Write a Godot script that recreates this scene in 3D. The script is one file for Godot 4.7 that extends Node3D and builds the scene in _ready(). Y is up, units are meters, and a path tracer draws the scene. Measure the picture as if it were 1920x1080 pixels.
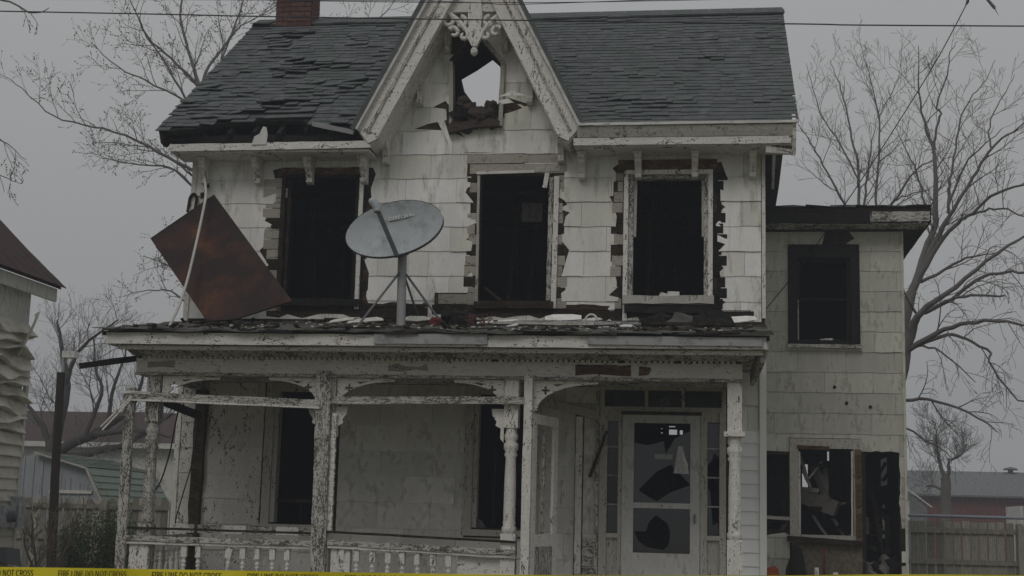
extends Node3D

# ---------------------------------------------------------------- mesh builder
class MB:
	var v := PackedVector3Array()
	var n := PackedVector3Array()
	var ix := PackedInt32Array()
	func tri(a: Vector3, b: Vector3, c: Vector3) -> void:
		var nn := (c - a).cross(b - a)
		if nn.length_squared() < 1e-16:
			return
		nn = nn.normalized()
		var k := v.size()
		v.append(a); v.append(b); v.append(c)
		n.append(nn); n.append(nn); n.append(nn)
		ix.append(k); ix.append(k + 1); ix.append(k + 2)
	# a triangle of vertices already there, wound to suit their normals
	func face(a: int, b: int, c: int) -> void:
		var nn := (v[c] - v[a]).cross(v[b] - v[a])
		ix.append(a)
		if nn.dot(n[a] + n[b] + n[c]) < 0.0:
			ix.append(c); ix.append(b)
		else:
			ix.append(b); ix.append(c)
	func quad(a: Vector3, b: Vector3, c: Vector3, d: Vector3) -> void:
		tri(a, b, c)
		tri(a, c, d)
	# a quad turned so that it faces away from mid
	func quado(a: Vector3, b: Vector3, c: Vector3, d: Vector3, mid: Vector3) -> void:
		var nn := (c - a).cross(b - a)
		if nn.dot((a + b + c + d) * 0.25 - mid) < 0.0:
			quad(d, c, b, a)
		else:
			quad(a, b, c, d)
	func hexa(p: Array) -> void:
		# p: 8 corners, 0-3 one end ring, 4-7 the other ring in the same order
		var m := Vector3.ZERO
		for q in p:
			m += q
		m /= 8.0
		quado(p[0], p[1], p[2], p[3], m)
		quado(p[4], p[5], p[6], p[7], m)
		for i in 4:
			var j := (i + 1) % 4
			quado(p[i], p[j], p[j + 4], p[i + 4], m)
	func box(lo: Vector3, hi: Vector3) -> void:
		hexa([Vector3(lo.x, lo.y, lo.z), Vector3(hi.x, lo.y, lo.z), Vector3(hi.x, hi.y, lo.z), Vector3(lo.x, hi.y, lo.z),
			Vector3(lo.x, lo.y, hi.z), Vector3(hi.x, lo.y, hi.z), Vector3(hi.x, hi.y, hi.z), Vector3(lo.x, hi.y, hi.z)])
	# a board from p0 to p1; w along side, t along up; ragged by jit
	func plank(p0: Vector3, p1: Vector3, w: float, t: float, up: Vector3, jit := 0.0, r: RandomNumberGenerator = null) -> void:
		var dir := (p1 - p0).normalized()
		var side := dir.cross(up).normalized()
		var u := side.cross(dir).normalized()
		var seg := 1 if jit == 0.0 else maxi(2, int((p1 - p0).length() / 0.16))
		var rings := []
		for i in seg + 1:
			var f := float(i) / seg
			var c := p0.lerp(p1, f)
			var ring := []
			for q in [Vector2(-1, -1), Vector2(1, -1), Vector2(1, 1), Vector2(-1, 1)]:
				var o: Vector3 = side * (q.x * w * 0.5) + u * (q.y * t * 0.5)
				if jit > 0.0:
					o += side * r.randf_range(-jit, jit) + u * r.randf_range(-jit, jit)
				ring.append(c + o)
			rings.append(ring)
		for i in seg:
			var m: Vector3 = p0.lerp(p1, (i + 0.5) / seg)
			for k in 4:
				var j := (k + 1) % 4
				quado(rings[i][k], rings[i][j], rings[i + 1][j], rings[i + 1][k], m)
		quado(rings[0][0], rings[0][1], rings[0][2], rings[0][3], p0 + dir * 0.01)
		quado(rings[seg][0], rings[seg][1], rings[seg][2], rings[seg][3], p1 - dir * 0.01)
	# smooth tube through points
	func tube(p: Array, rad: Array, sides := 6, cap := true) -> void:
		var k := v.size()
		var ref := Vector3(0.31, 0.2, 0.93)
		var cnt := p.size()
		for i in cnt:
			var t: Vector3 = (p[mini(i + 1, cnt - 1)] - p[maxi(i - 1, 0)])
			t = t.normalized() if t.length() > 1e-7 else Vector3.UP
			if absf(t.dot(ref)) > 0.95:
				ref = Vector3(0.9, 0.1, -0.3).normalized()
			var a := t.cross(ref).normalized()
			var b := t.cross(a)
			ref = (ref - t * ref.dot(t)).normalized()
			for s in sides:
				var an := TAU * s / sides
				var d := a * cos(an) + b * sin(an)
				v.append(p[i] + d * rad[i])
				n.append(d)
		for i in cnt - 1:
			for s in sides:
				var s2 := (s + 1) % sides
				var q0 := k + i * sides + s
				var q1 := k + i * sides + s2
				face(q0, q1, q1 + sides)
				face(q0, q1 + sides, q0 + sides)
		if cap:
			for e in [0, cnt - 1]:
				for s in range(1, sides - 1):
					var b0: int = k + e * sides
					if e == 0:
						tri(v[b0], v[b0 + s + 1], v[b0 + s])
					else:
						tri(v[b0], v[b0 + s], v[b0 + s + 1])
	# turned post: prof = [[height, radius], ...]
	func lathe(at: Vector3, prof: Array, sides := 12) -> void:
		var p := []
		var r := []
		for q in prof:
			p.append(at + Vector3(0, q[0], 0))
			r.append(q[1])
		var k := v.size()
		var cnt := p.size()
		for i in cnt:
			var i0 := maxi(i - 1, 0)
			var i1 := mini(i + 1, cnt - 1)
			var dy: float = p[i1].y - p[i0].y
			var dr: float = r[i1] - r[i0]
			for s in sides:
				var an := TAU * s / sides
				var d := Vector3(cos(an), 0, sin(an))
				v.append(p[i] + d * r[i])
				n.append((d * dy - Vector3.UP * dr).normalized() if absf(dy) + absf(dr) > 1e-6 else d)
		for i in cnt - 1:
			for s in sides:
				var s2 := (s + 1) % sides
				var q0 := k + i * sides + s
				var q1 := k + i * sides + s2
				face(q0, q1 + sides, q1)
				face(q0, q0 + sides, q1 + sides)
	# flat outline given thickness; o origin, ax and ay its axes, th along az
	func extrude(poly: PackedVector2Array, o: Vector3, ax: Vector3, ay: Vector3, az: Vector3, th: float) -> void:
		if poly.size() < 3:
			return
		if th < 0.0:
			o += az * th
			th = -th
		var id := Geometry2D.triangulate_polygon(poly)
		var f := []
		var b := []
		for q in poly:
			var w := o + ax * q.x + ay * q.y
			f.append(w + az * th)
			b.append(w)
		for i in range(0, id.size(), 3):
			var x: Vector3 = f[id[i]]
			var y: Vector3 = f[id[i + 1]]
			var z: Vector3 = f[id[i + 2]]
			if (z - x).cross(y - x).dot(az) > 0:
				tri(x, y, z)
				tri(b[id[i]], b[id[i + 2]], b[id[i + 1]])
			else:
				tri(x, z, y)
				tri(b[id[i]], b[id[i + 1]], b[id[i + 2]])
		var area := 0.0
		for i in poly.size():
			area += poly[i].cross(poly[(i + 1) % poly.size()])
		for i in poly.size():
			var j := (i + 1) % poly.size()
			var e2 := poly[j] - poly[i]
			var out: Vector3 = (ax * e2.y - ay * e2.x) * signf(area)
			var nn: Vector3 = (b[j] - f[i]).cross(f[j] - f[i])
			if nn.dot(out) > 0:
				quad(f[i], f[j], b[j], b[i])
			else:
				quad(b[i], b[j], f[j], f[i])
	# wall in the plane z (or x when turned) with rectangular holes
	func wall(x0: float, x1: float, y0: float, y1: float, zb: float, zf: float, holes: Array, along_z := false) -> void:
		var xs := [x0, x1]
		var ys := [y0, y1]
		for h in holes:
			for q in [h[0], h[1]]:
				if q > x0 and q < x1 and not xs.has(q):
					xs.append(q)
			for q in [h[2], h[3]]:
				if q > y0 and q < y1 and not ys.has(q):
					ys.append(q)
		xs.sort()
		ys.sort()
		var solid := func(i: int, j: int) -> bool:
			if i < 0 or j < 0 or i >= xs.size() - 1 or j >= ys.size() - 1:
				return false
			var cx: float = (xs[i] + xs[i + 1]) * 0.5
			var cy: float = (ys[j] + ys[j + 1]) * 0.5
			for h in holes:
				if cx > h[0] and cx < h[1] and cy > h[2] and cy < h[3]:
					return false
			return true
		var P := func(x: float, y: float, z: float) -> Vector3:
			return Vector3(z, y, x) if along_z else Vector3(x, y, z)
		for i in xs.size() - 1:
			for j in ys.size() - 1:
				if not solid.call(i, j):
					continue
				var a: float = xs[i]
				var b: float = xs[i + 1]
				var c: float = ys[j]
				var d: float = ys[j + 1]
				var m: Vector3 = P.call((a + b) * 0.5, (c + d) * 0.5, (zb + zf) * 0.5)
				for z in [zb, zf]:
					quado(P.call(a, c, z), P.call(b, c, z), P.call(b, d, z), P.call(a, d, z), m)
				if not solid.call(i - 1, j):
					quado(P.call(a, c, zb), P.call(a, d, zb), P.call(a, d, zf), P.call(a, c, zf), m)
				if not solid.call(i + 1, j):
					quado(P.call(b, c, zb), P.call(b, d, zb), P.call(b, d, zf), P.call(b, c, zf), m)
				if not solid.call(i, j - 1):
					quado(P.call(a, c, zb), P.call(b, c, zb), P.call(b, c, zf), P.call(a, c, zf), m)
				if not solid.call(i, j + 1):
					quado(P.call(a, d, zb), P.call(b, d, zb), P.call(b, d, zf), P.call(a, d, zf), m)
	func mesh() -> ArrayMesh:
		var a := []
		a.resize(Mesh.ARRAY_MAX)
		a[Mesh.ARRAY_VERTEX] = v
		a[Mesh.ARRAY_NORMAL] = n
		a[Mesh.ARRAY_INDEX] = ix
		var m := ArrayMesh.new()
		m.add_surface_from_arrays(Mesh.PRIMITIVE_TRIANGLES, a)
		return m

# ---------------------------------------------------------------- scene tree
var taken := {}
func numbered(called: String) -> String:
	var k: int = taken.get(called, 0)
	taken[called] = k + 1
	return called if k == 0 else "%s_%03d" % [called, k]

func thing(called: String, label: String, category: String, at: Vector3, group := "") -> Node3D:
	var o := Node3D.new()
	o.name = numbered(called)
	add_child(o, true)
	o.position = at
	o.set_meta("label", label)
	o.set_meta("category", category)
	if group != "":
		o.set_meta("group", group)
	return o

# commits a mesh given in world metres as one named MeshInstance3D
func obj(called: String, mb, mat: Material, parent: Node3D = null, at := Vector3.ZERO) -> MeshInstance3D:
	var o := MeshInstance3D.new()
	o.mesh = mb.mesh() if mb is MB else mb
	o.material_override = mat
	if parent == null:
		o.name = numbered(called)
		add_child(o, true)
		o.position = at
	else:
		o.name = called
		parent.add_child(o, true)
		var g := Vector3.ZERO
		var q: Node = parent
		while q != self:
			g += (q as Node3D).position
			q = q.get_parent()
		o.position = at - g
	return o

func tag(o: Node3D, label: String, category: String, group := "") -> Node3D:
	o.set_meta("label", label)
	o.set_meta("category", category)
	if group != "":
		o.set_meta("group", group)
	return o

func structure(o: Node3D, label: String, category: String) -> void:
	o.set_meta("kind", "structure")
	o.set_meta("label", label)
	o.set_meta("category", category)

# ---------------------------------------------------------------- materials
const TS := 512
func nz(seed_: int, freq: float, oct := 4, type := 0, size := TS) -> PackedByteArray:
	var f := FastNoiseLite.new()
	f.seed = seed_
	f.frequency = freq
	f.noise_type = [FastNoiseLite.TYPE_SIMPLEX_SMOOTH, FastNoiseLite.TYPE_CELLULAR, FastNoiseLite.TYPE_VALUE, FastNoiseLite.TYPE_PERLIN][type]
	f.fractal_octaves = oct
	if type == 1:
		f.cellular_return_type = FastNoiseLite.RETURN_DISTANCE2_SUB
		f.fractal_type = FastNoiseLite.FRACTAL_NONE
	var im := f.get_seamless_image(size, size, false, false, 0.12, true)
	im.convert(Image.FORMAT_L8)
	return im.get_data()

func tex(data: PackedByteArray) -> ImageTexture:
	var im := Image.create_from_data(TS, TS, false, Image.FORMAT_RGB8, data)
	im.generate_mipmaps()
	return ImageTexture.create_from_image(im)

func ntex(h: PackedByteArray, bump: float) -> ImageTexture:
	var im := Image.create_from_data(TS, TS, false, Image.FORMAT_L8, h)
	im.convert(Image.FORMAT_RGBA8)
	im.bump_map_to_normal_map(bump)
	im.generate_mipmaps()
	return ImageTexture.create_from_image(im)

func sm(a: float, b: float, x: float) -> float:
	return smoothstep(a, b, x)

func mat(lin: Color, t: Texture2D = null, sc := Vector3.ONE, rough := 0.85, nt: Texture2D = null, ns := 1.0, metal := 0.0) -> StandardMaterial3D:
	var m := StandardMaterial3D.new()
	m.albedo_color = lin.linear_to_srgb()
	m.albedo_texture = t
	m.roughness = rough
	m.metallic = metal
	m.metallic_specular = 0.3
	if t != null or nt != null:
		m.uv1_triplanar = true
		m.uv1_world_triplanar = true
		m.uv1_scale = sc
	if nt != null:
		m.normal_enabled = true
		m.normal_texture = nt
		m.normal_scale = ns
	return m

func g(x: float) -> Color:
	return Color(x, x, x)

var T := {}
var M := {}
func ramp2(nm: String, fn: Callable) -> void:
	var d := PackedByteArray()
	d.resize(TS * TS * 3)
	for i in TS * TS:
		var c: Color = fn.call(i)
		d[i * 3] = int(clampf(c.r, 0, 1) * 255.0)
		d[i * 3 + 1] = int(clampf(c.g, 0, 1) * 255.0)
		d[i * 3 + 2] = int(clampf(c.b, 0, 1) * 255.0)
	T[nm] = tex(d)

func make_materials() -> void:
	var big := nz(11, 0.006, 4)
	var mid := nz(12, 0.02, 4)
	var fine := nz(13, 0.09, 3)
	var speck := nz(14, 0.3, 2)
	var mid2 := nz(15, 0.028, 5)
	var cell := nz(16, 0.03, 1, 1)
	# painted siding sheet: pale grey, mildew and soot in patches, fine specks (values are sRGB)
	ramp2("side", func(i: int) -> Color:
		var v := 0.95 + (big[i] / 255.0 - 0.5) * 0.10 + (fine[i] / 255.0 - 0.5) * 0.05
		var dirt := sm(0.50, 0.80, big[i] / 255.0 * 0.55 + mid[i] / 255.0 * 0.45) * (0.35 + 0.65 * sm(0.35, 0.75, fine[i] / 255.0))
		var sp := 0.35 if speck[i] > 224 else 0.0
		var c := Color(v, v * 0.999, v * 0.992)
		c = c.lerp(Color(0.46, 0.45, 0.40), dirt * 0.50)
		return c.lerp(Color(0.36, 0.35, 0.32), sp))
	# old paint flaking off grey wood
	ramp2("peel", func(i: int) -> Color:
		var p := mid2[i] / 255.0 * 0.30 + fine[i] / 255.0 * 0.45 + big[i] / 255.0 * 0.25
		var w := sm(0.605, 0.665, p)
		var v := 0.90 + (fine[i] / 255.0 - 0.5) * 0.14 + (big[i] / 255.0 - 0.5) * 0.1
		var wood := Color(0.44, 0.415, 0.38).lerp(Color(0.26, 0.245, 0.22), speck[i] / 255.0)
		return Color(v, v * 0.99, v * 0.97).lerp(wood, w))
	# the same, mostly bare
	ramp2("bare", func(i: int) -> Color:
		var p := mid2[i] / 255.0 * 0.30 + fine[i] / 255.0 * 0.50 + big[i] / 255.0 * 0.2
		var w := sm(0.46, 0.57, p)
		var v := 0.80 + (fine[i] / 255.0 - 0.5) * 0.16
		var wood := Color(0.42, 0.40, 0.37).lerp(Color(0.24, 0.225, 0.21), speck[i] / 255.0)
		return Color(v, v * 0.99, v * 0.965).lerp(wood, w))
	ramp2("char", func(i: int) -> Color:
		var v := 0.10 + 0.10 * (fine[i] / 255.0) + 0.06 * (mid[i] / 255.0)
		if cell[i] < 40:
			v *= 0.6
		return Color(v, v * 0.98, v * 0.97))
	ramp2("wood", func(i: int) -> Color:
		var f := fine[i] / 255.0
		var c := Color(0.50, 0.45, 0.39).lerp(Color(0.30, 0.26, 0.22), f)
		c = c.lerp(Color(0.62, 0.60, 0.55), sm(0.55, 0.75, big[i] / 255.0) * 0.5)
		return c.lerp(Color(0.12, 0.11, 0.10), sm(0.6, 0.85, mid[i] / 255.0) * 0.7))
	ramp2("roof", func(i: int) -> Color:
		var f := speck[i] / 255.0
		var v := 0.35 + 0.14 * (f - 0.4) + 0.10 * (mid[i] / 255.0 - 0.5)
		var c := Color(v * 1.0, v * 1.035, v * 1.055)
		c = c.lerp(Color(0.33, 0.38, 0.34), sm(0.55, 0.8, big[i] / 255.0) * 0.6)
		return c.lerp(Color(0.66, 0.67, 0.67), 0.6 if (speck[i] > 214 and fine[i] > 130) else 0.0))
	ramp2("rust", func(i: int) -> Color:
		var b := big[i] / 255.0
		var m2 := mid2[i] / 255.0
		var c := Color(0.20, 0.15, 0.145).lerp(Color(0.34, 0.22, 0.165), sm(0.40, 0.70, b * 0.7 + m2 * 0.3))
		c = c.lerp(Color(0.55, 0.33, 0.16), sm(0.62, 0.85, b * 0.5 + m2 * 0.5) * 0.8)
		return c * (0.86 + 0.28 * fine[i] / 255.0))
	ramp2("bark", func(i: int) -> Color:
		var v := 0.34 + 0.16 * (fine[i] / 255.0) + 0.10 * (mid[i] / 255.0)
		return Color(v, v * 0.985, v * 0.965))
	ramp2("brick", func(i: int) -> Color:
		var v := 0.85 + 0.3 * (fine[i] / 255.0 - 0.5) + 0.3 * (mid[i] / 255.0 - 0.5)
		return Color(v, v, v))
	ramp2("grass", func(i: int) -> Color:
		var c := Color(0.31, 0.33, 0.19).lerp(Color(0.40, 0.36, 0.25), mid[i] / 255.0)
		return c * (0.7 + 0.6 * speck[i] / 255.0))
	var n_mid := ntex(fine, 3.0)
	var n_speck := ntex(speck, 2.0)
	T["n"] = n_mid
	var vs := Vector3(0.8, 0.20, 0.8)
	for k in 5:
		var v: float = [0.92, 1.0, 0.86, 0.95, 0.80][k]
		M["side%d" % k] = mat(Color(v, v, v * [0.99, 1.0, 0.96, 0.98, 0.93][k]), T.side, vs, 0.8, n_mid, 0.12)
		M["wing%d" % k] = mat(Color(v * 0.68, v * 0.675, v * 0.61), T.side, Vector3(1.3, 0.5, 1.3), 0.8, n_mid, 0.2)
		M["porchside_shaded%d" % k] = mat(Color(v * 0.84, v * 0.835, v * 0.81), T.side, Vector3(1.1, 0.7, 1.1), 0.85, n_mid, 0.4)  # siding under the porch: porch shade put into the darker tint, plus dirt
		M["shingle%d" % k] = mat(Color(0.45 + v * 0.6, 0.45 + v * 0.6, 0.45 + v * 0.6), T.roof, Vector3.ONE * 0.5, 0.95, n_speck, 0.5)
		M["plank%d" % k] = mat(Color(v * 0.56, v * 0.54, v * 0.50), T.peel, Vector3(0.7, 3.0, 0.7), 0.9, n_mid, 0.4)
		M["fence%d" % k] = mat(Color(0.54, 0.52, 0.44) * pow(v, 3.0), T.brick, Vector3(4.0, 0.4, 4.0), 0.95, n_mid, 0.3)
		M["brick%d" % k] = mat(Color(0.19 * v, 0.105 * v, 0.09 * v), T.brick, Vector3.ONE * 2.0, 0.95, n_speck, 0.5)
	M.trim_h = mat(g(0.95), T.peel, Vector3(0.5, 1.6, 0.5), 0.75, n_mid, 0.5)
	M.trim_v = mat(g(0.95), T.peel, Vector3(1.6, 0.5, 1.6), 0.75, n_mid, 0.5)
	M.bare_h = mat(g(0.95), T.bare, Vector3(0.6, 2.2, 0.6), 0.85, n_mid, 0.7)
	M.bare_v = mat(g(0.95), T.bare, Vector3(2.2, 0.6, 2.2), 0.85, n_mid, 0.7)
	M.white = mat(Color(0.74, 0.74, 0.73), T.side, Vector3(1.2, 0.5, 1.2), 0.6)
	M.vinyl = mat(Color(0.88, 0.885, 0.89), null, Vector3.ONE, 0.45)
	M.alum = mat(Color(0.60, 0.60, 0.60), T.side, Vector3(1.4, 0.6, 1.4), 0.5)
	M.casing = mat(Color(0.60, 0.595, 0.565), T.peel, Vector3(2.0, 0.6, 2.0), 0.8, n_mid, 0.5)
	M.char = mat(g(0.9), T.char, Vector3.ONE * 1.5, 0.95, n_mid, 0.8)
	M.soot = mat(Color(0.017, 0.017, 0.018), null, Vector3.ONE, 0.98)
	M.sheath = mat(Color(0.42, 0.38, 0.33), T.wood, Vector3(0.7, 3.0, 0.7), 0.95, n_mid, 0.5)
	M.rotwood = mat(Color(0.80, 0.62, 0.48), T.wood, Vector3(0.8, 2.5, 0.8), 0.95, n_mid, 0.6)
	M.darkwood = mat(Color(0.25, 0.24, 0.23), T.wood, Vector3(2.0, 2.0, 2.0), 0.95, n_mid, 0.6)
	M.rollroof = mat(Color(0.95, 0.86, 0.78), T.roof, Vector3.ONE * 1.1, 0.95, n_mid, 0.8)
	M.rust = mat(Color(0.78, 0.80, 0.84), T.rust, Vector3.ONE * 0.34, 0.6, n_mid, 0.15, 0.2)
	M.dish = mat(Color(0.44, 0.48, 0.51), T.side, Vector3.ONE * 0.7, 0.45)
	M.steel = mat(Color(0.14, 0.15, 0.165), null, Vector3.ONE, 0.5)
	M.galv = mat(Color(0.42, 0.43, 0.45), T.side, Vector3.ONE, 0.5)
	M.cable = mat(Color(0.02, 0.02, 0.022), null, Vector3.ONE, 0.6)
	M.wire = mat(Color(0.075, 0.07, 0.095), null, Vector3.ONE, 0.5)
	M.strap = mat(Color(0.62, 0.61, 0.58), T.side, Vector3.ONE * 2.0, 0.7)
	M.bark = mat(Color(0.85, 0.84, 0.84), T.bark, Vector3.ONE * 1.6, 0.95, n_mid, 0.7)
	M.bark_dark = mat(Color(0.42, 0.40, 0.39), T.bark, Vector3.ONE * 1.6, 0.95, n_mid, 0.7)
	M.twig = mat(Color(0.17, 0.16, 0.155), null, Vector3.ONE, 0.95)
	M.bud = mat(Color(0.11, 0.085, 0.08), null, Vector3.ONE, 0.95)
	M.grass = mat(g(1.0), T.grass, Vector3.ONE * 0.7, 1.0, n_mid, 1.0)
	M.leaf = mat(Color(0.055, 0.105, 0.04), null, Vector3.ONE, 0.8)
	M.leaf2 = mat(Color(0.10, 0.13, 0.05), null, Vector3.ONE, 0.8)
	M.drystem = mat(Color(0.22, 0.18, 0.15), null, Vector3.ONE, 0.95)
	M.beige = mat(Color(0.80, 0.78, 0.70), T.side, Vector3(0.5, 0.8, 0.5), 0.6, n_mid, 0.1)
	M.redroof = mat(Color(0.62, 0.38, 0.34), T.roof, Vector3.ONE * 0.8, 0.95)
	M.tape = mat(Color(0.72, 0.62, 0.025), null, Vector3.ONE, 0.4)
	M.ink = mat(Color(0.012, 0.012, 0.01), null, Vector3.ONE, 0.6)
	M.shedwall = mat(Color(0.40, 0.43, 0.47), T.side, Vector3(2.0, 0.4, 2.0), 0.85)
	M.shedroof = mat(Color(0.24, 0.29, 0.25), T.side, Vector3(0.4, 0.4, 0.4), 0.9)
	M.farbrown = mat(Color(0.095, 0.062, 0.055), T.brick, Vector3.ONE, 0.95)
	M.farwhite = mat(Color(0.62, 0.62, 0.60), T.side, Vector3.ONE * 0.3, 0.8)
	M.fargrey = mat(Color(0.225, 0.23, 0.235), T.brick, Vector3.ONE * 0.5, 0.9)
	M.barnred = mat(Color(0.20, 0.065, 0.055), T.brick, Vector3(0.8, 0.3, 0.8), 0.9)
	M.orange = mat(Color(0.48, 0.13, 0.05), T.brick, Vector3.ONE, 0.7)
	M.redpaint = mat(Color(0.19, 0.045, 0.045), T.brick, Vector3.ONE * 2.0, 0.7)
	M.paper = mat(Color(0.72, 0.73, 0.75), T.brick, Vector3.ONE * 3.0, 0.8)
	M.ash = mat(Color(0.27, 0.25, 0.24), T.brick, Vector3.ONE * 3.0, 1.0, n_mid, 0.8)
	M.pipe = mat(Color(0.26, 0.28, 0.32), null, Vector3.ONE, 0.5)
	M.boxgrey = mat(Color(0.58, 0.60, 0.63), T.brick, Vector3.ONE, 0.5)
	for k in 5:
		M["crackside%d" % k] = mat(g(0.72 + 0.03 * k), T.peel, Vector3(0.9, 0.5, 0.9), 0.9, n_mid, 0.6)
	M.mud = mat(Color(0.24, 0.21, 0.16), T.brick, Vector3.ONE * 1.2, 0.95, n_mid, 0.5)
	M.insul = mat(Color(0.115, 0.09, 0.08), T.brick, Vector3.ONE * 3.0, 1.0, n_mid, 1.0)
	var gl := StandardMaterial3D.new()
	gl.albedo_color = Color(0.30, 0.31, 0.32, 0.42)
	gl.transparency = BaseMaterial3D.TRANSPARENCY_ALPHA
	gl.roughness = 0.12
	M.glass = gl
	var gd := StandardMaterial3D.new()
	gd.albedo_color = Color(0.10, 0.105, 0.11, 0.9)
	gd.transparency = BaseMaterial3D.TRANSPARENCY_ALPHA
	gd.roughness = 0.15
	M.glassdark = gd

func R(s: int) -> RandomNumberGenerator:
	var r := RandomNumberGenerator.new()
	r.seed = s
	return r

# ---------------------------------------------------------------- siding
# courses of wavy-edged sheets over a region, cut round openings and broken places
func siding(parent: Node3D, region: PackedVector2Array, base_y: float, pitch: float, rows: Vector2i, x0: float, w: float, cuts: Array, z: float, key: String, sd: int, lost: Array = []) -> void:
	var r := R(sd)
	var lo := INF
	var hi := -INF
	for q in region:
		lo = minf(lo, q.x)
		hi = maxf(hi, q.x)
	for k in range(rows.x, rows.y):
		var y0 := base_y + pitch * k
		var xs := x0 + (w * 0.5 if posmod(k, 2) == 1 else 0.0) + r.randf_range(-0.05, 0.05)
		while xs > lo:
			xs -= w
		while xs < hi:
			var a := xs + 0.0015
			var b := xs + w - 0.0015
			xs += w
			var gone := false
			for q in lost:
				if q.x > a and q.x < b and q.y > y0 and q.y < y0 + pitch:
					gone = true
			if gone:
				continue
			var p := PackedVector2Array()
			var ph := r.randf() * 6.0
			var sag := r.randf_range(-0.004, 0.004)
			var wob := r.randf_range(0.002, 0.006)
			for i in 8:
				var f := i / 7.0
				p.append(Vector2(lerpf(a, b, f), y0 + sin(ph + f * 9.0) * wob + sag * f))
			p.append(Vector2(b, y0 + pitch + 0.02))
			p.append(Vector2(a, y0 + pitch + 0.02))
			var out := Geometry2D.intersect_polygons(p, region)
			for c in cuts:
				var nxt: Array[PackedVector2Array] = []
				for q in out:
					nxt.append_array(Geometry2D.clip_polygons(q, c))
				out = nxt
			for q in out:
				if q.size() < 3 or absf(_area(q)) < 0.002:
					continue
				var mb := MB.new()
				var tilt := r.randf_range(0.0075, 0.0105)
				if r.randf() < 0.12:
					tilt += r.randf_range(0.003, 0.009)
				var up := Vector3(0, 1, -tilt / pitch)
				mb.extrude(q, Vector3(0, y0 * tilt / pitch * 0.0, z + 0.002 + tilt + y0 * tilt / pitch), Vector3.RIGHT, up, Vector3(0, 0, 1), 0.0035)
				obj("siding_sheet", mb, M["%s%d" % [key, r.randi() % 5]], parent)

func _area(p: PackedVector2Array) -> float:
	var s := 0.0
	for i in p.size():
		s += p[i].cross(p[(i + 1) % p.size()])
	return s * 0.5

func rect(x0: float, x1: float, y0: float, y1: float) -> PackedVector2Array:
	return PackedVector2Array([Vector2(x0, y0), Vector2(x1, y0), Vector2(x1, y1), Vector2(x0, y1)])

# a rectangle with broken, toothed sides
func jagged(x0: float, x1: float, y0: float, y1: float, amp: float, sd: int, top := 0.4) -> PackedVector2Array:
	var r := R(sd)
	var p := PackedVector2Array()
	var y := y0
	while y < y1 - 0.03:
		p.append(Vector2(x1 + r.randf_range(-amp, amp) * (1.0 if r.randf() < 0.6 else 0.3), y))
		y += r.randf_range(0.02, 0.06) if r.randf() < 0.45 else r.randf_range(0.07, 0.2)
	var x := x1
	while x > x0 + 0.05:
		p.append(Vector2(x, y1 + r.randf_range(-amp, amp) * top))
		x -= r.randf_range(0.05, 0.16)
	y = y1
	while y > y0 + 0.03:
		p.append(Vector2(x0 + r.randf_range(-amp, amp) * (1.0 if r.randf() < 0.6 else 0.3), y))
		y -= r.randf_range(0.02, 0.06) if r.randf() < 0.45 else r.randf_range(0.07, 0.2)
	x = x0
	while x < x1 - 0.05:
		p.append(Vector2(x, y0 + r.randf_range(-amp, amp) * top))
		x += r.randf_range(0.08, 0.2)
	return p

# sheathing boards that show where the siding is gone
func boards(parent: Node3D, x0: float, x1: float, y0: float, y1: float, z: float, key: String, sd: int, h := 0.125) -> void:
	var r := R(sd)
	var y := y0
	while y < y1:
		var mb := MB.new()
		var hh := minf(h, y1 - y)
		mb.plank(Vector3(x0 + r.randf_range(-0.02, 0.07), y + hh * 0.5, z + r.randf_range(-0.003, 0.001)), Vector3(x1 + r.randf_range(-0.06, 0.02), y + hh * 0.5, z), 0.012, hh - 0.010, Vector3.UP, 0.002, r)
		obj("sheathing_board", mb, M.darkwood if key == "plank" and r.randf() < 0.28 else (M["%s%d" % [key, r.randi() % 5]] if M.has(key + "0") else M[key]), parent)
		y += h

func corbel(parent: Node3D, x: float, top: float, h: float, wide := 0.075) -> void:
	# scrolled eave bracket: square cap above a stepped, tapering leg
	var mb := MB.new()
	var p := PackedVector2Array([Vector2(0, 0), Vector2(0.25, 0), Vector2(0.25, -0.07), Vector2(0.22, -0.09), Vector2(0.21, -0.12), Vector2(0.14, -0.17), Vector2(0.11, -0.22),
		Vector2(0.085, -h + 0.09), Vector2(0.11, -h + 0.06), Vector2(0.10, -h + 0.015), Vector2(0.05, -h), Vector2(0, -h)])
	mb.extrude(p, Vector3(x - wide * 0.5, top, 0.018), Vector3(0, 0, 1), Vector3.UP, Vector3.RIGHT, wide)
	mb.box(Vector3(x - wide * 0.5 - 0.012, top - 0.035, 0.02), Vector3(x + wide * 0.5 + 0.012, top - 0.004, 0.278))
	obj("eave_bracket", mb, M.trim_v, parent)

# shingles over part of the front slope; returns nothing, adds parts
var shingle_shapes := []
func slope_point(x: float, s: float, lift := 0.0) -> Vector3:
	# s metres up the slope from the eave
	var u := Vector3(0, 2.51, -3.3).normalized()
	return Vector3(x, 6.04, 0.5) + u * s + Vector3(0, 3.3, 2.51).normalized() * lift

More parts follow.
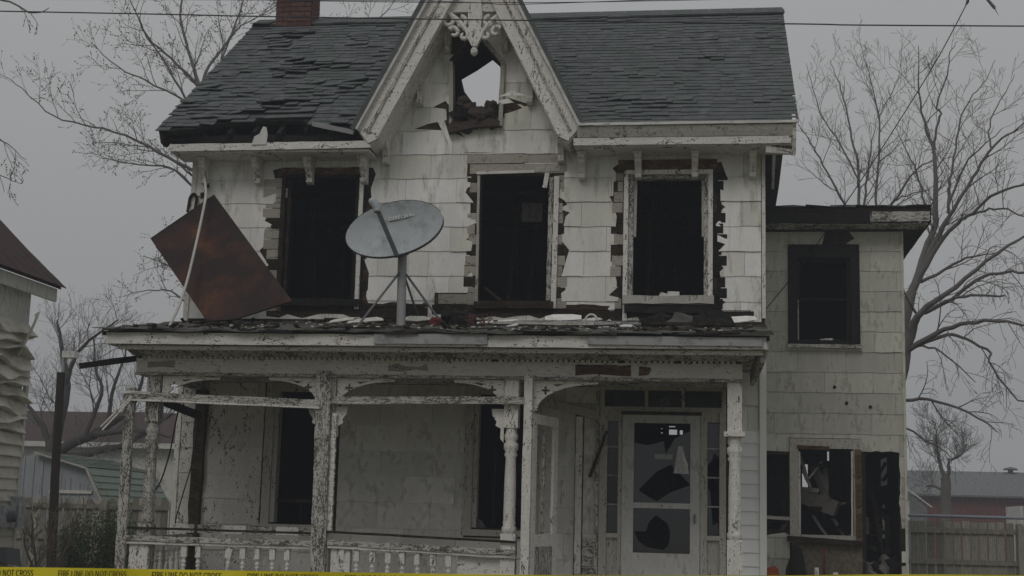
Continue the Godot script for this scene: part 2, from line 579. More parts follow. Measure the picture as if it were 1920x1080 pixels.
func shingle(mb: MB, x: float, w: float, s: float, l: float, lift: float, r: RandomNumberGenerator, curl: float, shift: float) -> void:
	var th := 0.012
	var a := []
	var j := func() -> float: return r.randf_range(-0.006, 0.006)
	var b0 := slope_point(x, s + shift + j.call(), lift + curl * r.randf())
	var b1 := slope_point(x + w, s + shift + j.call(), lift + curl * r.randf())
	var t0 := slope_point(x, s + l, 0.004)
	var t1 := slope_point(x + w, s + l, 0.004)
	var nrm := Vector3(0, 3.3, 2.51).normalized() * th
	mb.hexa([b0, b1, t1, t0, b0 + nrm, b1 + nrm, t1 + nrm * 0.5, t0 + nrm * 0.5])

# ---------------------------------------------------------------- trees
func curve_pts(limb: Array, sub := 4, jit := 0.0, r: RandomNumberGenerator = null) -> Array:
	var p := []
	var rad := []
	for i in limb.size() - 1:
		var a: Vector3 = _lv(limb, i - 1)
		var b: Vector3 = _lv(limb, i)
		var c: Vector3 = _lv(limb, i + 1)
		var d: Vector3 = _lv(limb, i + 2)
		for k in sub:
			var f := float(k) / sub
			var q := b.cubic_interpolate(c, a, d, f)
			if jit > 0.0:
				q += Vector3(r.randf_range(-jit, jit), r.randf_range(-jit, jit), r.randf_range(-jit, jit))
			p.append(q)
			rad.append(lerpf(limb[i][3], limb[i + 1][3], f))
	var l := limb.size() - 1
	p.append(_lv(limb, l))
	rad.append(limb[l][3])
	return [p, rad]

func _lv(limb: Array, i: int) -> Vector3:
	var q: Array = limb[clampi(i, 0, limb.size() - 1)]
	return Vector3(q[0], q[1], q[2])

class TreeStyle:
	var per_m := 2.4
	var len0 := 1.3
	var up := 0.25
	var droop := 0.0
	var levels := 3
	var spread := 0.8
	var wander := 0.22
	var buds := 0.0
	var tip := 0.0042
	var from := 0.15

func sprout(mb: MB, bud, p: Array, rad: Array, r: RandomNumberGenerator, st: TreeStyle, level: int) -> void:
	if level <= 0:
		return
	var total := 0.0
	for i in p.size() - 1:
		total += p[i].distance_to(p[i + 1])
	var done := 0.0
	var nxt := total * st.from + r.randf() / st.per_m
	for i in p.size() - 1:
		var sl: float = p[i].distance_to(p[i + 1])
		while nxt < done + sl and sl > 0.0:
			var f := (nxt - done) / sl
			var at: Vector3 = p[i].lerp(p[i + 1], f)
			var rr: float = lerpf(rad[i], rad[i + 1], f)
			var tdir: Vector3 = (p[i + 1] - p[i]).normalized()
			var side := tdir.cross(Vector3(r.randf_range(-1, 1), r.randf_range(-1, 1), r.randf_range(-1, 1))).normalized()
			var dir := (tdir * (1.0 - st.spread * 0.5) + side * st.spread + Vector3.UP * st.up).normalized()
			var ln := st.len0 * pow(0.52, st.levels - level) * r.randf_range(0.45, 1.15) * (1.0 - 0.45 * nxt / total)
			var segs := 5 if level > 1 else 4
			var q := [at]
			var qr := [minf(rr * 0.55, 0.005 + ln * 0.009)]
			for s in segs:
				dir = (dir + Vector3(r.randf_range(-1, 1), r.randf_range(-1, 1), r.randf_range(-1, 1)) * st.wander + Vector3.UP * (st.up * 0.25 - st.droop * (s + 1) / segs)).normalized()
				q.append(q[s] + dir * ln / segs)
				qr.append(lerpf(qr[0], st.tip, float(s + 1) / segs))
				if bud != null and level <= 2 and r.randf() < st.buds:
					_bud(bud, q[s + 1] + side * 0.012, r.randf_range(0.007, 0.016), r)
			mb.tube(q, qr, 4 if level > 1 else 3, false)
			sprout(mb, bud, q, qr, r, st, level - 1)
			nxt += (0.5 + r.randf()) / (st.per_m * (1.0 if level == st.levels else 3.2))
		done += sl

func _bud(mb: MB, c: Vector3, s: float, r: RandomNumberGenerator) -> void:
	var a := Vector3(r.randf_range(-1, 1), r.randf_range(-1, 1), r.randf_range(-1, 1)).normalized()
	var b := a.cross(Vector3(0.3, 0.9, 0.2)).normalized()
	var d := a.cross(b)
	var top := c + a * s * 1.4
	var bot := c - a * s * 1.4
	var ring := [c + b * s, c + d * s, c - b * s, c - d * s]
	for i in 4:
		mb.tri(top, ring[(i + 1) % 4], ring[i])
		mb.tri(bot, ring[i], ring[(i + 1) % 4])

# the first limb is the trunk
func tree(called: String, label: String, group: String, limbs: Array, st: TreeStyle, sd: int, bark := "bark") -> Node3D:
	var r := R(sd)
	var b: Array = limbs[0][0]
	var t := thing(called, label, "tree", Vector3(b[0], 0, b[2]), group)
	var tw := MB.new()
	var bud = MB.new() if st.buds > 0.0 else null
	for k in limbs.size():
		var c := curve_pts(limbs[k], 4, 0.02, r)
		var mb := MB.new()
		mb.tube(c[0], c[1], 9 if k == 0 else 7)
		obj("trunk" if k == 0 else "branch", mb, M[bark], t)
		if k > 0 or limbs.size() == 1:
			sprout(tw, bud, c[0], c[1], r, st, st.levels)
	var o := obj("twigs", tw, M.twig, t)
	o.set_meta("kind", "stuff")
	if bud != null:
		var ob := obj("buds", bud, M.bud, t)
		ob.set_meta("kind", "stuff")
	return t

func wire(called: String, label: String, pts: Array, rad: float, m: Material, cat := "wire", group := "") -> void:
	var limb := []
	for q in pts:
		limb.append([q.x, q.y, q.z, rad])
	var c := curve_pts(limb, 6)
	var mb := MB.new()
	mb.tube(c[0], c[1], 6)
	tag(obj(called, mb, m), label, cat, group)

# ---------------------------------------------------------------- the burnt house
var house: Node3D
var half_gable := 1.31

func mbox(x0: float, x1: float, y0: float, y1: float, z0: float, z1: float) -> MB:
	var mb := MB.new()
	mb.box(Vector3(x0, y0, z0), Vector3(x1, y1, z1))
	return mb

func mplank(a: Vector3, b: Vector3, w: float, t: float, up: Vector3, jit := 0.0, sd := 1) -> MB:
	var mb := MB.new()
	mb.plank(a, b, w, t, up, jit, R(sd))
	return mb

func cut_all(polys: Array, c: PackedVector2Array) -> Array:
	var out := []
	for p in polys:
		out.append_array(Geometry2D.clip_polygons(p, c))
	return out

const UPPER := [[-5.06, -4.16, 4.10, 5.57], [-2.69, -1.84, 4.09, 5.58], [-0.90, -0.08, 4.15, 5.55]]
const LOWER := [[-5.03, -4.42, 1.47, 3.0], [-2.66, -2.05, 1.49, 3.0], [-0.94, -0.16, 0.75, 2.79], [-1.15, -1.03, 1.44, 2.72], [-0.03, 0.09, 1.48, 2.72], [-1.10, 0.08, 2.87, 3.08]]

func build_house() -> void:
	house = thing("burned_house", "two-storey white house gutted by fire, steep front gable, empty black windows, peeling front porch", "house", Vector3(-2.8, 0, -3))
	# walls
	var mb := MB.new()
	mb.wall(-6.22, 0.6, 0.0, 5.86, -0.15, 0.0, UPPER + LOWER)
	var front := obj("front_wall", mb, M.sheath, house)
	mb = MB.new()
	mb.wall(-6.6, -0.15, 0.0, 5.86, -6.22, -6.07, [], true)
	obj("side_wall", mb, M.white, house)
	mb = MB.new()
	mb.wall(-6.6, -0.15, 0.0, 5.86, 0.45, 0.6, [], true)
	obj("side_wall", mb, M.white, house)
	mb = MB.new()
	mb.wall(-6.22, 0.6, 0.0, 5.86, -6.75, -6.6, [[-0.66, -0.53, 2.98, 3.07], [-0.49, -0.44, 2.985, 3.06], [-0.66, -0.56, 3.10, 3.125], [-0.79, -0.755, 3.0, 3.02], [-0.79, -0.755, 3.07, 3.085]])
	obj("back_wall", mb, M.char, house)
	for y in [0.70, 3.40, 5.86]:
		obj("floor_slab", mbox(-6.07, 0.45, y - 0.12, y, -6.6, -0.15), M.char, house)
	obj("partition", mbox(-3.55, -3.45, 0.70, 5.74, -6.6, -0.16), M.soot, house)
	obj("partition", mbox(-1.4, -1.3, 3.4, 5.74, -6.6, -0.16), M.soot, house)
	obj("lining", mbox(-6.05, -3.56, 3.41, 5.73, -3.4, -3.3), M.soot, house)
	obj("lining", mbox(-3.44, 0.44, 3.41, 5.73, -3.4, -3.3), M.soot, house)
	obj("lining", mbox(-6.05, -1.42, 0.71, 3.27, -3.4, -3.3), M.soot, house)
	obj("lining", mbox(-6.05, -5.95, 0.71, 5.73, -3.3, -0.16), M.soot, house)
	# gable wall, two halves round the pointed window
	var cx := -2.785
	mb = MB.new()
	mb.extrude(PackedVector2Array([Vector2(cx - half_gable, 5.86), Vector2(cx, 5.86), Vector2(cx, 6.20), Vector2(-3.06, 6.20), Vector2(-3.09, 6.97), Vector2(cx, 7.33), Vector2(cx, 8.45)]), Vector3(0, 0, -0.15), Vector3.RIGHT, Vector3.UP, Vector3.BACK, 0.15)
	mb.extrude(PackedVector2Array([Vector2(cx + half_gable, 5.86), Vector2(cx, 5.86), Vector2(cx, 6.20), Vector2(-2.47, 6.18), Vector2(-2.46, 6.95), Vector2(cx, 7.33), Vector2(cx, 8.45)]), Vector3(0, 0, -0.15), Vector3.RIGHT, Vector3.UP, Vector3.BACK, 0.15)
	obj("gable_wall", mb, M.sheath, house)
	# siding
	var cuts := [jagged(-5.22, -4.00, 3.9, 5.67, 0.09, 5), jagged(-2.80, -1.70, 3.9, 5.62, 0.075, 6), jagged(-1.10, 0.11, 3.9, 5.70, 0.075, 7),
		rect(-2.86, -2.17, 5.57, 5.845), PackedVector2Array([Vector2(-5.35, 4.68), Vector2(-5.1, 4.95), Vector2(-5.0, 4.4), Vector2(-5.22, 4.5)]), rect(-1.13, -0.95, 5.25, 5.50),
		rect(-3.2, -2.75, 3.95, 4.18), rect(-1.15, -0.9, 4.55, 4.75), jagged(-1.8, -1.15, 3.8, 4.04, 0.05, 12), jagged(-4.1, -3.3, 3.8, 4.06, 0.05, 13),
		PackedVector2Array([Vector2(-3.07, 6.18), Vector2(-2.46, 6.16), Vector2(-2.45, 6.96), Vector2(-2.785, 7.36), Vector2(-3.11, 6.98)]),
		PackedVector2Array([Vector2(-3.12, 6.19), Vector2(-3.05, 6.19), Vector2(-3.08, 6.42), Vector2(-3.15, 6.50), Vector2(-3.30, 6.425), Vector2(-3.14, 6.40)]),
		PackedVector2Array([Vector2(-3.52, 6.155), Vector2(-3.35, 6.22), Vector2(-3.1, 6.27), Vector2(-3.0, 6.14), Vector2(-2.9, 6.05), Vector2(-3.06, 6.11), Vector2(-3.14, 6.14)]),
		PackedVector2Array([Vector2(-2.48, 6.44), Vector2(-2.36, 6.50), Vector2(-2.22, 6.40), Vector2(-2.36, 6.35), Vector2(-2.48, 6.32)]),
		PackedVector2Array([Vector2(-2.5, 6.42), Vector2(-2.3, 6.48), Vector2(-2.2, 6.42), Vector2(-2.1, 6.435), Vector2(-2.22, 6.47), Vector2(-2.4, 6.53)])]
	for i in 3:
		var h: Array = UPPER[i]
		cuts.append(rect(h[0], h[1], h[2], h[3]))
	var region := PackedVector2Array([Vector2(-6.2, 3.86), Vector2(0.56, 3.86), Vector2(0.56, 5.82), Vector2(cx + 1.25, 5.82), Vector2(cx, 8.25), Vector2(cx - 1.25, 5.82), Vector2(-6.2, 5.82)])
	siding(front, region, 5.55, 0.2925, Vector2i(-6, 9), -5.77, 0.61, cuts, 0.0, "side", 3)
	cuts = []
	for q in [[-5.18, -4.26, 1.38, 3.15], [-2.77, -1.93, 1.38, 3.15], [-1.52, -1.42, 0.7, 2.8]]:
		cuts.append(rect(q[0], q[1], q[2], q[3]))
	siding(front, rect(-5.1, -1.24, 0.8, 3.1), 5.55, 0.2925, Vector2i(-17, -8), -5.6, 0.61, cuts, 0.0, "porchside_shaded", 4)
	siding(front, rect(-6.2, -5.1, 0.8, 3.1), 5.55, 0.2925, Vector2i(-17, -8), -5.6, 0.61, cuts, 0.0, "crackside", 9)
	var rs := R(45)
	for q in [[-4.9, -4.3], [-2.55, -1.95], [-0.8, -0.2]]:
		for k in 5:
			var x: float = r_x(q, k)
			obj("charred_stud", mplank(Vector3(x, 3.5, -1.1 - 0.35 * k), Vector3(x + rs.randf_range(-0.25, 0.25), 5.6, -1.2 - 0.3 * k), 0.05, 0.07, Vector3.BACK, 0.01, 46 + k), M.darkwood, house)
		for k in 3:
			obj("ceiling_lath", mplank(Vector3(q[0] - 0.3, 5.55 - 0.12 * k, -0.8 - 0.5 * k), Vector3(q[1] + 0.4, 5.60 - 0.15 * k, -0.9 - 0.5 * k), 0.05, 0.05, Vector3.UP, 0.01, 50 + k), M.darkwood, house)
	siding(front, rect(0.20, 0.53, 2.63, 3.8), 5.55, 0.2925, Vector2i(-11, -5), 0.36, 0.61, [], 0.0, "side", 8)
	# newer white lap siding low on the right corner, and the corner boards
	for k in 13:
		var y := 0.70 + k * 0.15
		mb = MB.new()
		mb.hexa([Vector3(0.30, y, 0.005), Vector3(0.535, y, 0.005), Vector3(0.535, y, 0.026), Vector3(0.30, y, 0.026), Vector3(0.30, y + 0.152, 0.002), Vector3(0.535, y + 0.152, 0.002), Vector3(0.535, y + 0.152, 0.008), Vector3(0.30, y + 0.152, 0.008)])
		obj("lap_board", mb, M.vinyl, front)
	obj("corner_board", mbox(0.537, 0.612, 0.3, 3.42, 0.001, 0.045), M.vinyl, house)
	obj("corner_board", mplank(Vector3(0.588, 3.9, 0.012), Vector3(0.588, 5.82, 0.012), 0.04, 0.03, Vector3.BACK, 0.0015, 3), M.trim_v, house)
	obj("corner_board", mplank(Vector3(-6.215, 0.8, 0.014), Vector3(-6.215, 5.8, 0.014), 0.06, 0.03, Vector3.BACK, 0.003, 4), M.trim_v, house)
	# bare boards behind the broken siding
	boards(front, -5.32, -5.06, 3.95, 5.60, 0.007, "plank", 20)
	boards(front, -4.16, -4.02, 3.95, 5.60, 0.007, "char", 21)
	boards(front, -2.86, -2.69, 4.0, 5.58, 0.007, "plank", 22)
	boards(front, -1.84, -1.66, 4.0, 5.58, 0.007, "plank", 23)
	boards(front, -1.14, -0.99, 4.0, 5.6, 0.007, "plank", 24)
	boards(front, 0.0, 0.17, 4.0, 5.6, 0.007, "char", 25)
	boards(front, -2.88, -1.72, 5.60, 5.87, 0.007, "plank", 26)
	boards(front, -3.22, -2.69, 3.92, 4.17, 0.0075, "plank", 27)
	boards(front, -5.15, -4.1, 5.585, 5.70, 0.007, "rotwood", 28, 0.11)
	boards(front, -1.12, 0.12, 5.63, 5.77, 0.007, "rotwood", 29, 0.13)
	boards(front, -1.95, 0.5, 3.86, 3.99, 0.0072, "darkwood", 30)
	boards(front, -4.2, -3.22, 3.88, 4.05, 0.0072, "darkwood", 31)
	house_windows()
	house_roof()
	house_gable()

func r_x(q: Array, k: int) -> float:
	return lerpf(q[0], q[1], fposmod(k * 0.381, 1.0))

func frame4(x0: float, x1: float, y0: float, y1: float, w: float, z0: float, z1: float) -> MB:
	var mb := MB.new()
	mb.wall(x0, x1, y0, y1, z0, z1, [[x0 + w, x1 - w, y0 + w, y1 - w]])
	return mb

func house_windows() -> void:
	# upper left: charred frame with one white strip left
	var w := obj("upper_window", mplank(Vector3(-5.085, 4.02, 0.012), Vector3(-5.085, 5.58, 0.012), 0.055, 0.05, Vector3.BACK, 0.004, 1), M.darkwood, house)
	w.set_meta("label", "scorched upper left window frame with one white strip left")
	obj("jamb", mplank(Vector3(-5.02, 4.1, -0.05), Vector3(-5.02, 5.57, -0.05), 0.035, 0.09, Vector3.BACK, 0.003, 2), M.darkwood, w)
	obj("jamb", mplank(Vector3(-4.185, 4.1, -0.05), Vector3(-4.185, 5.57, -0.05), 0.035, 0.09, Vector3.BACK, 0.003, 3), M.char, w)
	obj("head", mplank(Vector3(-5.1, 5.585, 0.004), Vector3(-4.1, 5.575, 0.004), 0.05, 0.05, Vector3.UP, 0.006, 4), M.char, w)
	obj("casing_strip", mplank(Vector3(-4.125, 3.98, 0.03), Vector3(-4.125, 5.57, 0.03), 0.05, 0.03, Vector3.BACK, 0.002, 5), M.trim_v, w)
	obj("sill", mplank(Vector3(-5.1, 4.06, 0.03), Vector3(-4.1, 4.05, 0.03), 0.10, 0.09, Vector3.UP, 0.008, 6), M.char, w)
	# upper middle
	w = obj("upper_window", mplank(Vector3(-2.70, 4.02, 0.012), Vector3(-2.715, 5.58, 0.012), 0.03, 0.04, Vector3.BACK, 0.003, 7), M.casing, house)
	w.set_meta("label", "upper middle window frame with a white right strip and thin white head")
	obj("casing_strip", mplank(Vector3(-1.80, 4.0, 0.03), Vector3(-1.79, 5.56, 0.03), 0.058, 0.03, Vector3.BACK, 0.002, 8), M.trim_v, w)
	obj("jamb", mplank(Vector3(-1.865, 4.1, -0.03), Vector3(-1.86, 5.56, -0.03), 0.05, 0.07, Vector3.BACK, 0.003, 9), M.bare_v, w)
	obj("head", mplank(Vector3(-2.74, 5.605, 0.03), Vector3(-2.05, 5.62, 0.03), 0.03, 0.028, Vector3.UP, 0.003, 10), M.trim_h, w)
	obj("head_beam", mplank(Vector3(-2.05, 5.655, 0.018), Vector3(-1.68, 5.66, 0.018), 0.03, 0.07, Vector3.UP, 0.008, 11), M.casing, w)
	obj("dangling_strip", mplank(Vector3(-1.93, 5.42, 0.05), Vector3(-1.90, 5.60, 0.045), 0.05, 0.01, Vector3.BACK, 0.004, 12), M.trim_v, w)
	obj("sill", mplank(Vector3(-2.72, 4.03, 0.03), Vector3(-1.8, 4.03, 0.03), 0.10, 0.08, Vector3.UP, 0.008, 13), M.darkwood, w)
	obj("fallen_slat", mplank(Vector3(-2.62, 4.26, -0.08), Vector3(-2.42, 4.10, -0.06), 0.03, 0.02, Vector3.BACK, 0.002, 14), M.darkwood, w)
	obj("inner_board", mbox(-2.36, -2.10, 5.28, 5.52, -1.2, -1.17), M.alum, w)
	# upper right: the whole white frame still there, sash tracks inside
	w = obj("upper_window", frame4(-1.005, 0.015, 4.05, 5.625, 0.052, 0.008, 0.05), M.trim_v, house)
	w.set_meta("label", "upper right window with its white frame and wooden sash tracks")
	obj("frame_leg", mplank(Vector3(-0.98, 3.80, 0.03), Vector3(-0.98, 4.06, 0.03), 0.05, 0.03, Vector3.BACK, 0.002, 15), M.trim_v, w)
	obj("jamb", mbox(-0.953, -0.895, 4.15, 5.57, -0.12, 0.004), M.bare_v, w)
	obj("jamb", mbox(-0.085, -0.037, 4.15, 5.57, -0.12, 0.004), M.bare_v, w)
	obj("sash_track", mplank(Vector3(-0.88, 4.85, -0.05), Vector3(-0.875, 5.52, -0.05), 0.035, 0.06, Vector3.BACK, 0.003, 16), M.casing, w)
	obj("sash_track", mplank(Vector3(-0.095, 4.85, -0.05), Vector3(-0.10, 5.52, -0.05), 0.03, 0.06, Vector3.BACK, 0.003, 17), M.casing, w)
	obj("head", mbox(-0.955, -0.035, 5.53, 5.575, -0.12, 0.003), M.bare_h, w)
	obj("sill", mplank(Vector3(-1.0, 4.10, 0.03), Vector3(0.03, 4.10, 0.03), 0.12, 0.09, Vector3.UP, 0.007, 18), M.casing, w)
	obj("lower_sill", mplank(Vector3(-0.98, 3.99, 0.04), Vector3(0.05, 3.98, 0.04), 0.12, 0.08, Vector3.UP, 0.010, 19), M.char, w)
	var deb := MB.new()
	deb.extrude(PackedVector2Array([Vector2(-0.60, 4.145), Vector2(-0.36, 4.145), Vector2(-0.36, 4.205), Vector2(-0.49, 4.21), Vector2(-0.5, 4.18), Vector2(-0.57, 4.2)]), Vector3(0, 0, -0.02), Vector3.RIGHT, Vector3.UP, Vector3.BACK, 0.02)
	obj("plaster_scrap", deb, M.white, w)
	# lower windows behind the porch
	for k in 2:
		var h: Array = LOWER[k]
		var lw := obj("lower_window", mplank(Vector3(h[0] - 0.075, 1.40, 0.02), Vector3(h[0] - 0.075, 3.05, 0.02), 0.10, 0.035, Vector3.BACK, 0.002, 30 + k), M.casing, house)
		obj("casing", mplank(Vector3(h[1] + 0.075, 1.40, 0.02), Vector3(h[1] + 0.075, 3.05, 0.02), 0.10, 0.035, Vector3.BACK, 0.002, 32 + k), M.casing, lw)
		obj("jamb", mbox(h[0] - 0.022, h[0] + 0.03, 1.49, 3.0, -0.12, 0.012), M.casing, lw)
		obj("jamb", mbox(h[1] - 0.03, h[1] + 0.022, 1.49, 3.0, -0.12, 0.012), M.darkwood, lw)
		obj("sill", mplank(Vector3(h[0] - 0.13, 1.435, 0.035), Vector3(h[1] + 0.13, 1.435, 0.035), 0.08, 0.07, Vector3.UP, 0.002, 34 + k), M.casing, lw)
		obj("head", mbox(h[0] - 0.12, h[1] + 0.12, 3.0, 3.1, 0.003, 0.04), M.casing, lw)
		obj("curtain_rod" if k == 1 else "meeting_rail", mbox(h[0] + 0.2, h[0] + 0.225, 1.5, 2.9, -0.10, -0.075) if k == 1 else mbox(h[0] + 0.03, h[1] - 0.03, 1.72, 1.76, -0.1, -0.07), M.darkwood, lw)
		if k == 0:
			obj("muntin", mbox(-4.72, -4.695, 1.50, 1.72, -0.1, -0.07), M.darkwood, lw)
			obj("stile", mbox(-4.55, -4.50, 1.50, 2.6, -0.1, -0.07), M.darkwood, lw)
		else:
			var sh := MB.new()
			sh.extrude(PackedVector2Array([Vector2(-2.64, 1.49), Vector2(-2.52, 1.49), Vector2(-2.58, 1.57), Vector2(-2.63, 1.6)]), Vector3(0, 0, -0.06), Vector3.RIGHT, Vector3.UP, Vector3.BACK, 0.004)
			obj("glass_shard", sh, M.glass, lw)
	# front entrance
	var e := obj("front_entrance", frame4(-1.24, 0.17, 2.83, 3.12, 0.05, 0.004, 0.05), M.casing, house)
	for x in [-0.72, -0.31]:
		obj("transom_bar", mbox(x - 0.018, x + 0.018, 2.88, 3.07, -0.05, 0.03), M.casing, e)
	for q in [[-1.19, -0.738], [-0.702, -0.328], [-0.292, 0.12]]:
		obj("transom_pane", mbox(q[0], q[1], 2.88, 3.07, -0.03, -0.025), M.glassdark, e)
	var tm := TextMesh.new()
	var fn := SystemFont.new()
	fn.font_names = PackedStringArray(["Droid Serif"])
	fn.font_italic = true
	tm.font = fn
	tm.text = "13"
	tm.font_size = 32
	tm.pixel_size = 0.003
	tm.depth = 0.002
	var num := obj("house_number", tm, M.galv, e, Vector3(-0.52, 2.945, -0.02))
	num.rotation.z = 0.1
	for q in [[-1.24, -1.15], [-1.03, -0.985], [-0.115, -0.035], [0.095, 0.17]]:
		obj("mullion", mplank(Vector3((q[0] + q[1]) * 0.5, 0.75, 0.028), Vector3((q[0] + q[1]) * 0.5, 2.83, 0.028), q[1] - q[0] - 0.004, 0.05, Vector3.BACK, 0.0015, 50), M.casing, e)
	obj("lintel", mbox(-1.0, -0.1, 2.795, 2.828, 0.004, 0.075), M.darkwood, e)
	for s in [[-1.15, -1.03], [-0.035, 0.095]]:
		obj("sidelight_panel", mbox(s[0], s[1], 0.75, 1.42, 0.002, 0.02), M.casing, e)
		obj("sidelight_sill", mbox(s[0] - 0.01, s[1] + 0.01, 1.42, 1.47, 0.002, 0.065), M.casing, e)
		obj("sidelight_head", mbox(s[0], s[1], 2.72, 2.83, 0.002, 0.03), M.casing, e)
		for k in 3:
			obj("sidelight_bar", mbox(s[0], s[1], 1.78 + k * 0.32, 1.795 + k * 0.32, -0.02, 0.015), M.casing, e)
		if s[0] < -1.0:
			for k in 4:
				obj("sidelight_pane", mbox(s[0], s[1], 1.475 + k * 0.32, 1.775 + k * 0.32, -0.01, -0.006), M.glassdark if k != 0 else M.glass, e)
		else:
			var sp := MB.new()
			sp.extrude(PackedVector2Array([Vector2(s[0], 2.25), Vector2(s[0] + 0.05, 2.3), Vector2(s[0] + 0.07, 2.38), Vector2(s[1], 2.33), Vector2(s[1], 2.71), Vector2(s[0], 2.71)]), Vector3(0, 0, -0.01), Vector3.RIGHT, Vector3.UP, Vector3.BACK, 0.004)
			obj("sidelight_pane", sp, M.glass, e)
			sp = MB.new()
			sp.extrude(PackedVector2Array([Vector2(s[0], 1.48), Vector2(s[1], 1.48), Vector2(s[1] - 0.02, 1.62), Vector2(s[0] + 0.06, 1.58), Vector2(s[0] + 0.03, 1.95), Vector2(s[0], 2.0)]), Vector3(0, 0, -0.01), Vector3.RIGHT, Vector3.UP, Vector3.BACK, 0.004)
			obj("sidelight_pane", sp, M.glass, e)
	# aluminium storm door with both panes broken
	var dm := MB.new()
	dm.wall(-0.983, -0.118, 0.77, 2.79, 0.03, 0.062, [[-0.853, -0.225, 1.815, 2.70], [-0.853, -0.225, 1.265, 1.755]])
	var d := obj("storm_door", dm, M.alum, house)
	d.set_meta("label", "grey storm door with both glass panes smashed")
	obj("kick_panel", mbox(-0.85, -0.225, 0.83, 1.17, 0.062, 0.068), M.alum, d)
	obj("handle", mbox(-0.185, -0.165, 1.60, 1.70, 0.062, 0.09), M.steel, d)
	obj("latch", mbox(-0.545, -0.525, 1.775, 1.795, 0.062, 0.075), M.steel, d)
	var panes := [rect(-0.853, -0.225, 1.815, 2.70)]
	for c in [PackedVector2Array([Vector2(-0.86, 2.48), Vector2(-0.70, 2.45), Vector2(-0.52, 2.50), Vector2(-0.50, 2.36), Vector2(-0.40, 2.53), Vector2(-0.22, 2.62), Vector2(-0.22, 2.75), Vector2(-0.86, 2.75)]),
			PackedVector2Array([Vector2(-0.80, 1.95), Vector2(-0.60, 2.16), Vector2(-0.44, 2.24), Vector2(-0.22, 2.02), Vector2(-0.45, 1.93), Vector2(-0.60, 1.83), Vector2(-0.72, 1.90)])]:
		panes = cut_all(panes, c)
	for p in panes:
		mb_pane(p, d)
	panes = [rect(-0.853, -0.54, 1.265, 1.755), rect(-0.54, -0.225, 1.265, 1.755)]
	panes = cut_all(panes, PackedVector2Array([Vector2(-0.84, 1.50), Vector2(-0.71, 1.50), Vector2(-0.68, 1.60), Vector2(-0.60, 1.68), Vector2(-0.48, 1.60), Vector2(-0.44, 1.50), Vector2(-0.46, 1.35), Vector2(-0.52, 1.30), Vector2(-0.70, 1.33), Vector2(-0.80, 1.40)]))
	for p in panes:
		mb_pane(p, d)
	var ind := MB.new()
	ind.hexa([Vector3(-0.9, 0.76, -0.22), Vector3(-0.45, 0.76, -0.55), Vector3(-0.45, 2.45, -0.55), Vector3(-0.9, 2.45, -0.22), Vector3(-0.88, 0.76, -0.26), Vector3(-0.43, 0.76, -0.59), Vector3(-0.43, 2.45, -0.59), Vector3(-0.88, 2.45, -0.26)])
	obj("inner_door", ind, M.char, house)
	# siding bay beside the door: corner posts and the slanting head board
	obj("wall_post", mplank(Vector3(-1.47, 0.75, 0.03), Vector3(-1.47, 2.76, 0.03), 0.075, 0.05, Vector3.BACK, 0.003, 61), M.trim_v, house)
	obj("wall_post", mplank(Vector3(-1.265, 0.75, 0.035), Vector3(-1.265, 3.05, 0.035), 0.045, 0.05, Vector3.BACK, 0.004, 62), M.bare_v, house)
	obj("wall_board", mplank(Vector3(-1.87, 2.92, 0.05), Vector3(-1.26, 2.77, 0.05), 0.05, 0.09, Vector3.UP, 0.003, 63), M.casing, house)
	obj("wall_patch", mbox(-1.42, -1.29, 0.85, 1.42, 0.022, 0.03), M.bare_h, house)
	obj("broken_stick", mplank(Vector3(-1.34, 2.08, 0.12), Vector3(-1.16, 2.60, 0.08), 0.03, 0.03, Vector3.BACK, 0.004, 64), M.darkwood, house)
	obj("scorched_pilaster", mplank(Vector3(-5.95, 0.8, 0.05), Vector3(-5.93, 3.0, 0.05), 0.13, 0.09, Vector3.BACK, 0.012, 65), M.sheath, house)

func mb_pane(p: PackedVector2Array, d: Node3D) -> void:
	var mb := MB.new()
	mb.extrude(p, Vector3(0, 0, 0.044), Vector3.RIGHT, Vector3.UP, Vector3.BACK, 0.004)
	obj("broken_pane", mb, M.glass, d)

func smin(x: float) -> float:
	var k := [[-6.6, 0.0], [-6.5, -0.02], [-6.1, 0.03], [-5.9, 0.16], [-5.52, 0.24], [-5.27, 0.28], [-4.97, 0.29], [-4.69, 0.20], [-4.27, 0.02], [-3.5, 0.0]]
	for i in k.size() - 1:
		if x <= k[i + 1][0]:
			return lerpf(k[i][1], k[i + 1][1], clampf((x - k[i][0]) / (k[i + 1][0] - k[i][0]), 0, 1))
	return 0.0

